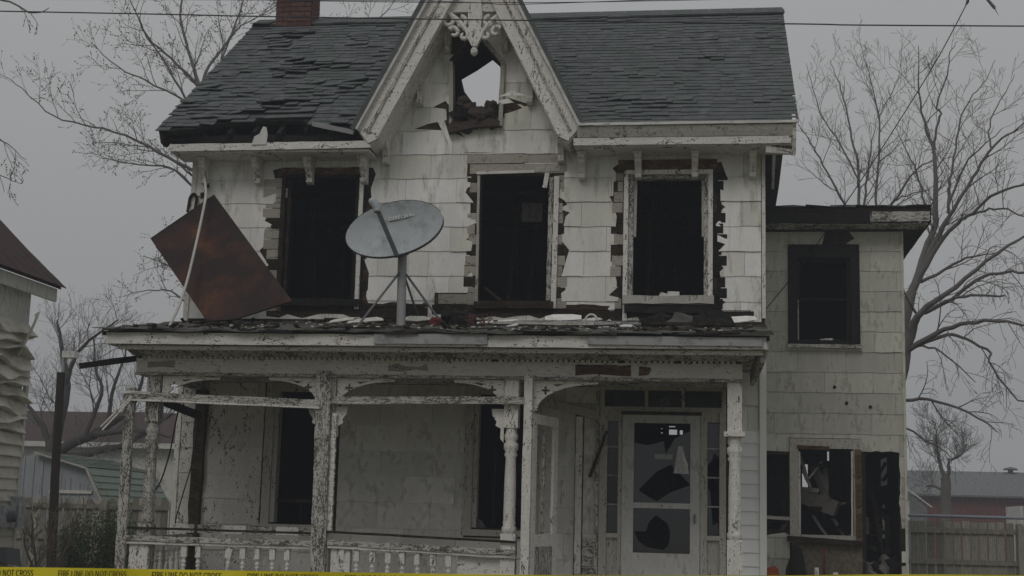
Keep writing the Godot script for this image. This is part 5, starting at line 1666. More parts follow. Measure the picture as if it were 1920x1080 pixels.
	mb.extrude(PackedVector2Array([Vector2(-0.36, 2.445), Vector2(-0.31, 2.445), Vector2(-0.235, 2.14), Vector2(-0.41, 2.145)]), Vector3(0, 0, 0.075), Vector3.RIGHT, Vector3.UP, Vector3.BACK, 0.003)
	var pa := obj("paper_notice", mb, M.paper)
	tag(pa, "white triangular folded paper notice hanging on the storm door glass", "paper notice")
	mb = MB.new()
	mb.extrude(PackedVector2Array([Vector2(-0.345, 2.42), Vector2(-0.255, 2.16), Vector2(-0.25, 2.25)]), Vector3(0, 0, 0.0785), Vector3.RIGHT, Vector3.UP, Vector3.BACK, 0.002)
	obj("folded_strip", mb, M.white, pa)
	for k in 5:
		obj("text_line", mbox(-0.375 - k * 0.004, -0.275 + k * 0.004, 2.28 - k * 0.025, 2.284 - k * 0.025, 0.078, 0.079), M.galv, pa)
	tag(obj("paper_slip", mbox(-0.62, -0.42, 2.30, 2.355, 0.05, 0.053), M.galv), "small pale slip of paper stuck on the upper pane of the storm door", "paper slip")
	# wires hanging at the left end of the porch
	wire("hanging_wire", "thin black wire hanging from the porch beam across the green shed roof", [Vector3(-5.614, 2.85, 1.5), Vector3(-5.671, 2.534, 1.5), Vector3(-5.719, 2.193, 1.5), Vector3(-5.805, 1.88, 1.5), Vector3(-5.923, 1.703, 1.5)], 0.008, M.cable, "wire", "black wires hanging on the porch")
	wire("hanging_wire", "thin black wire hanging down beside the scorched pilaster to the railing", [Vector3(-5.87, 2.616, 0.3), Vector3(-5.869, 2.182, 0.4), Vector3(-5.915, 1.816, 0.5), Vector3(-5.979, 1.546, 0.5), Vector3(-6.009, 1.337, 0.5)], 0.007, M.cable, "wire", "black wires hanging on the porch")
	# debris in front of the wing
	mb = MB.new()
	mb.extrude(PackedVector2Array([Vector2(-0.2, -0.25), Vector2(0.18, -0.3), Vector2(0.14, 0.02), Vector2(0.10, 0.06), Vector2(-0.02, 0.02)]), Vector3(0.64, 1.08, -0.9), Vector3(1, 0, 0.2).normalized(), Vector3(0, 1, -0.2).normalized(), Vector3(0, 0.2, 1), 0.02)
	tag(obj("orange_board", mb, M.orange), "torn orange board at the foot of the white corner board", "board")
	tag(obj("white_stake", mplank(Vector3(1.335, 0.0, -2.5), Vector3(1.33, 1.09, -2.5), 0.055, 0.03, Vector3.BACK, 0.004, 420), M.trim_v), "taller white wooden stake standing under the wing window", "stake", "stakes in front of the wing")
	tag(obj("white_stake", mplank(Vector3(1.56, 0.0, -2.5), Vector3(1.56, 1.04, -2.5), 0.065, 0.03, Vector3.BACK, 0.006, 421), M.trim_v), "shorter white stake right of the red pole", "stake", "stakes in front of the wing")
	tag(obj("red_pole", mplank(Vector3(1.43, 0.0, -2.6), Vector3(1.425, 1.34, -2.6), 0.035, 0.035, Vector3.BACK, 0.003, 422), M.redpaint), "thin faded red pole standing between the two white stakes", "pole")
	mb = MB.new()
	lump(mb, Vector3(1.15, 0.75, -3.6), Vector3(0.16, 0.5, 0.16), r, 0.25)
	tag(obj("burnt_sack", mb, M.char), "charred sagging sack at the left foot of the wing window", "sack")

var scrap_no := 0
const SCRAPS := ["white broken siding sheet lying below the satellite dish", "white siding scrap leaning under the upper left window", "grey siding scrap beside the dish strut", "long white strip of siding below the upper middle window", "pale curved siding piece leaning right of the upper middle window", "small grey siding piece beside the white hoop", "broken siding sheet at the right end below the corner board", "tiny white chip near the porch roof edge in the middle", "tiny white chip near the porch roof edge towards the right"]

func scrap(mb: MB, x: float, z: float, w: float, d: float, turn: float, r: RandomNumberGenerator) -> void:
	var y := 3.45 + (2.24 - z) * 0.17
	var p := PackedVector2Array()
	for q in [Vector2(-0.5, -0.5), Vector2(0.1, -0.55), Vector2(0.5, -0.4), Vector2(0.45, 0.2), Vector2(0.2, 0.5), Vector2(-0.3, 0.42), Vector2(-0.5, 0.1)]:
		p.append(Vector2(q.x * w, q.y * d) + Vector2(r.randf_range(-0.02, 0.02), r.randf_range(-0.02, 0.02)))
	var ax := Vector3(cos(turn), 0.05, sin(turn)).normalized()
	var up := Vector3(0, 0.40, -0.9).normalized()
	mb.extrude(p, Vector3(x, y + d * 0.35, z), ax, up, ax.cross(up).normalized(), 0.007)

# ---------------------------------------------------------------- surroundings
func build_neighbour() -> void:
	var r := R(500)
	var X := -9.22
	var n := thing("neighbour_house", "tan neighbouring house with heat-buckled vinyl siding and a reddish shingle roof", "house", Vector3(-11, 0, 0))
	obj("wall", mbox(-14, X - 0.02, 0, 4.5, -1.98, 5.0), M.farwhite, n)
	# laps facing the burnt house; the upper ones sagged by the heat
	var y := 0.3
	var k := 0
	while y < 4.35:
		var melt := sm(1.9, 3.2, y) if y < 3.95 else 0.0
		if y > 3.95:
			break
		var mb := MB.new()
		var nx := 28
		var prev := []
		for i in nx + 1:
			var z := lerpf(-2.0, 3.0, float(i) / nx)
			var wv := sin(z * 3.1 + k * 1.7) * 0.06 + sin(z * 7.3 + k * 2.9) * 0.035
			var dy := melt * wv
			var out := melt * (0.03 + 0.07 * absf(sin(z * 2.3 + k * 2.1)))
			var ring := []
			for q in [[0.0, 0.022 + out], [0.012, 0.026 + out * 1.3], [0.07, 0.016 + out * 0.6], [0.155, 0.004]]:
				ring.append(Vector3(X + q[1], y + q[0] + dy * (1.0 - q[0] * 4.0), z))
			if prev.size() > 0:
				for j in 3:
					mb.quado(prev[j], ring[j], ring[j + 1], prev[j + 1], Vector3(X - 1, y, z))
				mb.quado(prev[0], ring[0], ring[0] - Vector3(0.022 + out, 0, 0), prev[0] - Vector3(0.022 + out, 0, 0), Vector3(X, y + 1, z))
			prev = ring
		obj("lap_board", mb, M.beige, n)
		y += 0.15
		k += 1
	# torn flap curling away at the top
	var fm := MB.new()
	var pr := []
	for i in 9:
		var f := i / 8.0
		var ring := []
		for j in 7:
			var q := j / 6.0
			ring.append(Vector3(X + 0.05 + 0.12 * sin(f * PI) + 0.10 * q * q, 3.62 + 0.62 * sin(f * 1.7) - 0.10 * q, -2.03 + 0.34 * cos(f * 2.0) * 0.8 + q * 0.30))
		if pr.size() > 0:
			for j in 6:
				fm.quado(pr[j], ring[j], ring[j + 1], pr[j + 1], Vector3(X - 1, 3.6, -1.9))
		pr = ring
	obj("torn_siding_flap", fm, M.beige, n)
	obj("bare_wall", mbox(X - 0.019, X + 0.004, 3.9, 4.5, -1.98, 3.0), M.white, n)
	obj("corner_post", mplank(Vector3(X + 0.012, 0.2, -2.03), Vector3(X + 0.012, 3.6, -2.03), 0.07, 0.05, Vector3.RIGHT, 0.003, 501), M.white, n)
	obj("eave_fascia", mbox(X + 0.13, X + 0.17, 4.42, 4.60, -2.4, 5.0), M.white, n)
	obj("eave_soffit", mbox(X + 0.005, X + 0.13, 4.46, 4.48, -2.4, 5.0), M.farwhite, n)
	var rf := MB.new()
	rf.hexa([Vector3(X + 0.20, 4.60, -2.45), Vector3(X - 2.6, 7.25, -2.45), Vector3(X - 2.6, 7.25, 5.0), Vector3(X + 0.20, 4.60, 5.0), Vector3(X + 0.20, 4.66, -2.45), Vector3(X - 2.6, 7.32, -2.45), Vector3(X - 2.6, 7.32, 5.0), Vector3(X + 0.20, 4.66, 5.0)])
	var roof := obj("roof", rf, M.redroof, n)
	for c in 12:
		var s := c * 0.14
		var a := Vector3(X + 0.205, 4.67, 0) + Vector3(-3.0, 2.66, 0).normalized() * s
		for z in 8:
			var sm2 := MB.new()
			var z0 := -2.46 + z * 0.33 + r.randf_range(-0.012, 0.012)
			sm2.plank(a + Vector3(0, 0.008, z0), a + Vector3(0, 0.008 + r.randf_range(0, 0.004), z0 + 0.32), 0.17, 0.012, Vector3(0.66, 0.75, 0))
			obj("shingle", sm2, M.redroof, roof)
	obj("gable_end", mbox(-14, X - 0.03, 0, 4.45, -2.0, -1.981), M.farwhite, n)
	# meter boxes
	var m := obj("meter_box", mbox(X + 0.03, X + 0.16, 1.30, 1.72, -2.0, -1.82), M.boxgrey, n)
	obj("meter_box", mbox(X + 0.03, X + 0.17, 1.32, 1.60, -1.70, -1.40), M.boxgrey, n)
	var g2 := MB.new()
	g2.tube([Vector3(X + 0.17, 1.46, -1.56), Vector3(X + 0.24, 1.46, -1.56), Vector3(X + 0.26, 1.46, -1.56)], [0.08, 0.075, 0.04], 14)
	obj("meter_dial", g2, M.steel, m)
	var ac := MB.new()
	ac.hexa([Vector3(X + 0.02, 0.84, -1.95), Vector3(X + 0.22, 0.80, -1.9), Vector3(X + 0.22, 0.86, -1.5), Vector3(X + 0.02, 0.9, -1.5), Vector3(X + 0.02, 1.0, -1.9), Vector3(X + 0.2, 1.04, -1.85), Vector3(X + 0.2, 1.06, -1.5), Vector3(X + 0.02, 1.06, -1.5)])
	obj("grey_box", ac, M.steel, n)

func picket_fence(called: String, label: String, x0: float, x1: float, z: float, top: float, sd: int, ear: bool, wob: float) -> void:
	var r := R(sd)
	var t := thing(called, label, "fence", Vector3((x0 + x1) * 0.5, 0, z))
	var w := 0.135
	var x := x0
	while x < x1:
		var h := top + r.randf_range(-wob, wob)
		var mb := MB.new()
		var p := PackedVector2Array([Vector2(0, 0.06), Vector2(w - 0.012, 0.06), Vector2(w - 0.012 + r.randf_range(-0.006, 0.006), h - (0.04 if ear else 0.0)), Vector2(w - 0.04, h), Vector2(0.03, h), Vector2(r.randf_range(-0.006, 0.006), h - (0.04 if ear else 0.0))])
		mb.extrude(p, Vector3(x, 0, z + r.randf_range(-0.006, 0.006)), Vector3(1, 0, r.randf_range(-0.03, 0.03)), Vector3(r.randf_range(-0.006, 0.006), 1, 0), Vector3.BACK, 0.018)
		obj("board", mb, M["fence%d" % (r.randi() % 5)], t)
		x += w + r.randf_range(0.004, 0.02)
	for y in [0.45, 1.05, top - 0.16]:
		obj("rail", mplank(Vector3(x0, y, z + 0.045), Vector3(x1, y + 0.01, z + 0.045), 0.04, 0.085, Vector3.UP, 0.004, sd + 5), M.fence2, t)
	x = x0 + 0.3
	while x < x1:
		obj("post", mplank(Vector3(x, 0, z + 0.09), Vector3(x, top - 0.03, z + 0.09), 0.11, 0.09, Vector3.BACK, 0.005, sd + int(x * 10)), M.fence0, t)
		x += 2.3

func build_surroundings() -> void:
	var r := R(600)
	build_neighbour()
	picket_fence("wooden_fence", "weathered grey dog-ear board fence behind the bush at left", -13.6, -6.0, -9.0, 1.78, 610, true, 0.03)
	picket_fence("wooden_fence", "weathered board fence with gaps at the right, below the red barn", 2.75, 8.2, -10.0, 1.75, 620, false, 0.012)
	# galvanised pipe rails above the right fence
	var gp := thing("pipe_rail", "thin pale metal pipe rail just above the right board fence", "rail", Vector3(5, 0, -10.6))
	for k in 1:
		var mb := MB.new()
		mb.tube([Vector3(2.7, 1.85 + k * 0.075, -10.6), Vector3(8.4, 1.84 + k * 0.075, -10.6)], [0.028, 0.028], 8)
		obj("pipe", mb, M.pipe, gp)
	for x in [2.8, 5.6, 8.3]:
		var mb := MB.new()
		mb.tube([Vector3(x, 0, -10.6), Vector3(x, 1.93, -10.6)], [0.03, 0.03], 8)
		obj("post", mb, M.pipe, gp)
	# brown post with a lamp box
	var pole := thing("lamp_post", "slender brown post with a small white lamp box, in front of the blue shed", "lamp post", Vector3(-11.85, 0, -8.6))
	var mb := MB.new()
	mb.tube([Vector3(-11.78, 0, -8.6), Vector3(-11.86, 2.2, -8.6), Vector3(-11.90, 4.05, -8.6)], [0.085, 0.08, 0.075], 10)
	obj("post", mb, M.darkwood, pole)
	mb = MB.new()
	mb.tube([Vector3(-11.87, 4.05, -8.6), Vector3(-11.86, 4.45, -8.6), Vector3(-11.80, 4.55, -8.6)], [0.03, 0.03, 0.03], 8)
	obj("bracket", mb, M.galv, pole)
	obj("lamp_box", mbox(-11.86, -11.62, 4.32, 4.44, -8.7, -8.5), M.white, pole)
	mb = MB.new()
	mb.lathe(Vector3(-11.76, 4.44, -8.6), [[0.0, 0.05], [0.06, 0.06], [0.1, 0.03], [0.13, 0.0]], 8)
	obj("sensor", mb, M.galv, pole)
	# gambrel shed
	var zs := -11.0
	var s := thing("garden_shed", "pale blue-grey barn-shaped shed with a faded green shingle roof", "shed", Vector3(-12.0, 0, -12.6))
	var gp0 := [Vector2(-15.0, 0), Vector2(-12.008, 0), Vector2(-12.008, 1.77), Vector2(-12.302, 2.37), Vector2(-13.422, 2.66), Vector2(-14.6, 2.3), Vector2(-15.0, 1.77)]
	mb = MB.new()
	mb.extrude(PackedVector2Array(gp0), Vector3(0, 0, -14.3), Vector3.RIGHT, Vector3.UP, Vector3.BACK, 3.3)
	obj("wall", mb, M.shedwall, s)
	for k in 22:
		var x := -14.9 + k * 0.2
		if x > gp0[1].x - 0.05:
			break
		var top: float = lerpf(2.62, 1.8, clampf((x - gp0[4].x) / (gp0[2].x - gp0[4].x), 0, 1)) - 0.02
		obj("batten", mbox(x, x + 0.03, 0, top, zs + 0.001, zs + 0.018), M.shedwall, s)
	var prof := [gp0[4], gp0[3], gp0[2] + Vector2(0.08, -0.06)]
	for k in 2:
		var a: Vector2 = prof[k]
		var b: Vector2 = prof[k + 1]
		var ln := a.distance_to(b)
		var rows := maxi(2, int(ln / 0.13))
		var nn := Vector3(b.y - a.y, a.x - b.x, 0).normalized()
		if nn.y < 0:
			nn = -nn
		for c in rows:
			var m0 := a.lerp(b, float(c) / rows)
			var m1 := a.lerp(b, (c + 1.12) / rows)
			for z in 6:
				mb = MB.new()
				var z0 := zs + 0.12 - z * 0.58
				var z1 := z0 - 0.575
				var p0 := Vector3(m0.x, m0.y, 0) + nn * 0.012
				var p1 := Vector3(m1.x, m1.y, 0) + nn * (0.030 + r.randf_range(0, 0.006))
				mb.hexa([p0 + Vector3(0, 0, z0), p1 + Vector3(0, 0, z0), p1 + Vector3(0, 0, z1), p0 + Vector3(0, 0, z1), p0 + Vector3(0, 0, z0) + nn * 0.012, p1 + Vector3(0, 0, z0) + nn * 0.012, p1 + Vector3(0, 0, z1) + nn * 0.012, p0 + Vector3(0, 0, z1) + nn * 0.012])
				obj("shingle", mb, M.shedroof, s)
	for k in 2:
		var a := Vector3(prof[k].x, prof[k].y, zs + 0.14)
		var b := Vector3(prof[k + 1].x, prof[k + 1].y, zs + 0.14)
		obj("verge_board", mplank(a, b, 0.03, 0.09, Vector3.BACK, 0.002, 630), M.casing, s)
		obj("verge_board", mplank(a - Vector3(0, 0, 3.5), b - Vector3(0, 0, 3.5), 0.03, 0.12, Vector3.BACK, 0.002, 631), M.white, s)
	obj("door_frame", mplank(Vector3(-13.1, 1.9, zs + 0.03), Vector3(-12.2, 1.9, zs + 0.03), 0.03, 0.06, Vector3.UP, 0.002, 632), M.white, s)
	# low house behind with a brown roof
	var fh := thing("far_house", "low white house with a wide dark brown roof behind the shed", "house", Vector3(-19, 0, -32))
	obj("wall", mbox(-26.0, -16.4, 0, 3.75, -36, -30.2), M.farwhite, fh)
	mb = MB.new()
	mb.hexa([Vector3(-26.4, 3.72, -29.8), Vector3(-16.1, 3.72, -29.8), Vector3(-16.1, 4.95, -33), Vector3(-26.4, 4.95, -33), Vector3(-26.4, 3.82, -29.8), Vector3(-16.1, 3.82, -29.8), Vector3(-16.1, 5.05, -33), Vector3(-26.4, 5.05, -33)])
	mb.hexa([Vector3(-26.4, 3.72, -36.2), Vector3(-16.1, 3.72, -36.2), Vector3(-16.1, 4.95, -33.01), Vector3(-26.4, 4.95, -33.01), Vector3(-26.4, 3.82, -36.2), Vector3(-16.1, 3.82, -36.2), Vector3(-16.1, 5.05, -33.01), Vector3(-26.4, 5.05, -33.01)])
	obj("roof", mb, M.farbrown, fh)
	obj("fascia", mbox(-26.4, -16.1, 3.62, 3.80, -29.79, -29.75), M.farwhite, fh)
	# red barn and grey house at the right
	var bn := thing("red_barn", "long faded red barn with a grey metal roof far off at the right", "barn", Vector3(14, 0, -55))
	obj("wall", mbox(9.014, 20.0, 0, 3.15, -58, -50), M.barnred, bn)
	mb = MB.new()
	mb.hexa([Vector3(8.855, 3.08, -49.6), Vector3(20.3, 3.08, -49.6), Vector3(20.3, 4.3, -54), Vector3(8.855, 4.3, -54), Vector3(8.855, 3.16, -49.6), Vector3(20.3, 3.16, -49.6), Vector3(20.3, 4.38, -54), Vector3(8.855, 4.38, -54)])
	obj("roof", mb, M.fargrey, bn)
	mb = MB.new()
	mb.lathe(Vector3(14.052, 4.28, -53.9), [[0.0, 0.12], [0.2, 0.12], [0.2, 0.35], [0.28, 0.30], [0.36, 0.0]], 10)
	obj("roof_vent", mb, M.fargrey, bn)
	var gh := thing("grey_house", "small grey gabled house with a white window left of the red barn", "house", Vector3(8.0, 0, -44))
	mb = MB.new()
	mb.extrude(PackedVector2Array([Vector2(6.2, 0), Vector2(8.75, 0), Vector2(8.75, 2.55), Vector2(7.3, 3.65), Vector2(6.2, 2.9)]), Vector3(0, 0, -44.5), Vector3.RIGHT, Vector3.UP, Vector3.BACK, 0.4)
	obj("wall", mb, M.fargrey, gh)
	obj("verge_board", mplank(Vector3(7.3, 3.72, -44.05), Vector3(8.95, 2.5, -44.05), 0.06, 0.12, Vector3.BACK), M.farwhite, gh)
	var wn := obj("window", mbox(7.60, 8.05, 1.95, 2.75, -44.1, -44.06), M.farwhite, gh)
	obj("pane", mbox(7.68, 7.97, 2.03, 2.33, -44.058, -44.05), M.steel, wn)
	obj("pane", mbox(7.68, 7.97, 2.38, 2.68, -44.058, -44.05), M.steel, wn)
	obj("chimney", mbox(7.72, 8.05, 3.4, 4.7, -44.8, -44.5), M.fargrey, gh)
	var wb := thing("white_trailer", "white boxy trailer at the far right edge in front of the barn", "trailer", Vector3(12.3, 0, -36))
	obj("body", mbox(10.75, 14.0, 0.5, 2.5, -38.5, -36), M.farwhite, wb)
	for k in 6:
		obj("rib", mbox(10.85 + k * 0.5, 10.89 + k * 0.5, 0.55, 2.5, -35.999, -35.96), M.fargrey, wb)
	# evergreen bush and bare shrub between the houses
	var bush := thing("green_bush", "rounded dark green bush between the two houses", "bush", Vector3(-9.1, 0, -4.6))
	var lf := MB.new()
	var lf2 := MB.new()
	var st := MB.new()
	for i in 46:
		var an := r.randf() * TAU
		var q := sqrt(r.randf())
		var tip := Vector3(-9.1 + cos(an) * 0.66 * q, 0.75 + 0.85 * sqrt(maxf(0.0, 1.0 - q * q * 0.9)) * r.randf_range(0.75, 1.05), -4.6 + sin(an) * 0.6 * q)
		var base := Vector3(-9.1 + cos(an) * 0.1, 0.0, -4.6 + sin(an) * 0.1)
		var mid := base.lerp(tip, 0.5) + Vector3(cos(an) * 0.15, -0.05, sin(an) * 0.15)
		st.tube([base, mid, tip], [0.012, 0.008, 0.003], 4, false)
		for k in 210:
			var f := r.randf_range(0.25, 1.0)
			var p := base.lerp(mid, f * 2.0) if f < 0.5 else mid.lerp(tip, f * 2.0 - 1.0)
			p += Vector3(r.randf_range(-1, 1), r.randf_range(-1, 1), r.randf_range(-1, 1)) * 0.12
			var d := Vector3(r.randf_range(-1, 1), r.randf_range(0.0, 1.2), r.randf_range(-1, 1)).normalized() * r.randf_range(0.03, 0.075)
			var sd := d.cross(Vector3(r.randf_range(-1, 1), r.randf_range(-1, 1), r.randf_range(-1, 1))).normalized() * 0.011
			var tgt := lf if r.randf() < 0.72 else lf2
			tgt.tri(p - sd, p + sd, p + d)
	obj("stems", st, M.drystem, bush)
	obj("leaves", lf, M.leaf, bush).set_meta("kind", "stuff")
	obj("new_leaves", lf2, M.leaf2, bush).set_meta("kind", "stuff")
	var ts := TreeStyle.new()
	ts.per_m = 7.0
	ts.len0 = 0.42
	ts.up = 0.35
	ts.levels = 3
	ts.from = 0.1
	var shrub := thing("bare_shrub", "leafless brown shrub with tangled twigs beside the tan house", "shrub", Vector3(-9.2, 0, -3.0))
	var tw := MB.new()
	for k in 7:
		var an := TAU * k / 7.0
		var limb := [[-9.22 + cos(an) * 0.05, 0.0, -3.0, 0.028], [-9.21 + cos(an) * 0.14, 0.6, -3.0 + sin(an) * 0.10, 0.022], [-9.2 + cos(an) * 0.28, 1.05, -3.0 + sin(an) * 0.3, 0.013], [-9.18 + cos(an) * 0.42, 1.5, -3.0 + sin(an) * 0.4, 0.006]]
		var c := curve_pts(limb, 3, 0.015, r)
		mb = MB.new()
		mb.tube(c[0], c[1], 6)
		obj("stem", mb, M.drystem, shrub)
		sprout(tw, null, c[0], c[1], r, ts, 3)
	obj("twigs", tw, M.drystem, shrub).set_meta("kind", "stuff")
	# weeds and dead stalks along the left fence
	mb = MB.new()
	for i in 420:
		var p := Vector3(r.randf_range(-10.4, -7.2), 0, r.randf_range(-8.6, -5.4))
		var h := r.randf_range(0.5, 1.45)
		var t := p + Vector3(r.randf_range(-0.35, 0.35), h, r.randf_range(-0.3, 0.3))
		mb.tube([p, p.lerp(t, 0.5) + Vector3(r.randf_range(-0.1, 0.1), 0, 0), t], [0.005, 0.004, 0.002], 3, false)
	tag(obj("dead_weeds", mb, M.drystem), "dead brown stalks standing round the bush by the left fence", "weeds").set_meta("kind", "stuff")

# black and yellow barrier tape stretched across the front
func build_tape() -> void:
	var pts := [Vector3(-7.6, 1.17, 8.05), Vector3(-4.157, 1.24, 8), Vector3(-3.007, 1.259, 8), Vector3(-1.102, 1.29, 8), Vector3(0.198, 1.326, 8), Vector3(1.661, 1.373, 8), Vector3(5.2, 1.42, 8.0)]
	var limb := []
	for q in pts:
		limb.append([q.x, q.y, q.z, 0.0])
	var c: Array = curve_pts(limb, 10)[0]
	var mb := MB.new()
	for i in c.size() - 1:
		var a: Vector3 = c[i]
		var b: Vector3 = c[i + 1]
		var t0 := Vector3(0, 0.0015 * sin(i * 1.9), 0.012 * sin(i * 0.7))
		var t1 := Vector3(0, 0.0015 * sin((i + 1) * 1.9), 0.012 * sin((i + 1) * 0.7))
		var d := Vector3(0, -0.076, 0)
		mb.hexa([a, b, b + d + t1, a + d + t0, a - Vector3(0, 0, 0.0006), b - Vector3(0, 0, 0.0006), b + d + t1 - Vector3(0, 0, 0.0006), a + d + t0 - Vector3(0, 0, 0.0006)])
	var tape := obj("barrier_tape", mb, M.tape)
	tag(tape, "yellow barrier tape with black FIRE LINE DO NOT CROSS lettering stretched across the front", "barrier tape")
	var fn := SystemFont.new()
	fn.font_names = PackedStringArray(["Droid Sans"])
	var step := 0.575
	var x0 := -3.79
	for k in range(-3, 10):
		var x := x0 + k * step
		var tm := TextMesh.new()
		tm.font = fn
		tm.text = "FIRE LINE DO NOT CROSS"
		tm.font_size = 32
		tm.pixel_size = 0.00152
		tm.depth = 0.001
		tm.horizontal_alignment = HORIZONTAL_ALIGNMENT_LEFT
		var y := 0.0
		var sl := 0.0
		for i in c.size() - 1:
			if x + 0.2 >= c[i].x and x + 0.2 < c[i + 1].x:
				y = lerpf(c[i].y, c[i + 1].y, (x + 0.2 - c[i].x) / (c[i + 1].x - c[i].x))
				sl = (c[i + 1].y - c[i].y) / (c[i + 1].x - c[i].x)
		if y == 0.0:
			continue
		var o := obj("lettering", tm, M.ink, tape, Vector3(x, y - 0.2 * sl - 0.0345, 8.007))
		o.scale = Vector3(0.76, 1.0, 1.0)
		o.rotation.z = atan(sl)

func build_wires() -> void:
	wire("utility_wire", "single utility wire crossing the whole picture just above the roof", [Vector3(-14, 5.1, 8), Vector3(-4.467, 4.687, 8), Vector3(-2.714, 4.608, 8), Vector3(-1.188, 4.547, 8), Vector3(0.507, 4.483, 8), Vector3(1.757, 4.44, 8), Vector3(10, 4.2, 8)], 0.0045, M.wire, "wire")
	wire("utility_wire", "upper of two thin wires passing in front of the gable peak", [Vector3(-14, 5.2, 7.6), Vector3(-2.641, 4.865, 7.6), Vector3(-0.313, 4.807, 7.6), Vector3(9, 5.0, 7.6)], 0.0026, M.wire, "wire")
	wire("utility_wire", "lower of two thin wires passing in front of the gable peak", [Vector3(-6.108, 4.941, 7.8), Vector3(-3.495, 4.823, 7.8), Vector3(-1.42, 4.739, 7.8), Vector3(0.047, 4.721, 7.8), Vector3(2.926, 4.712, 7.8)], 0.0026, M.wire, "wire")
	wire("service_drop", "thin service wire slanting down from the upper right past the wing window", [Vector3(3.419, 8.658, -1.5), Vector3(3.25, 8.302, -2), Vector3(2.841, 7.56, -2.6), Vector3(1.912, 6.11, -3.2), Vector3(1.217, 5.148, -3.6), Vector3(0.747, 4.582, -3.93)], 0.007, M.cable, "wire")
	var mb := MB.new()
	mb.tube([Vector3(3.243, 8.295, -2), Vector3(3.264, 8.331, -2), Vector3(3.28, 8.461, -2)], [0.012, 0.02, 0.02], 7)
	tag(obj("cable_sleeve", mb, M.steel), "dark sleeve gripping the slanting service wire at the top edge", "cable sleeve")
	mb = MB.new()
	mb.tube([Vector3(3.643, 8.141, -2), Vector3(3.605, 8.221, -2), Vector3(3.593, 8.25, -2), Vector3(3.516, 8.353, -2), Vector3(3.453, 8.47, -2)], [0.002, 0.006, 0.022, 0.018, 0.018], 7)
	tag(obj("cable_end", mb, M.steel), "loose dark cable end hanging at the top edge, rightmost of the two", "cable end")

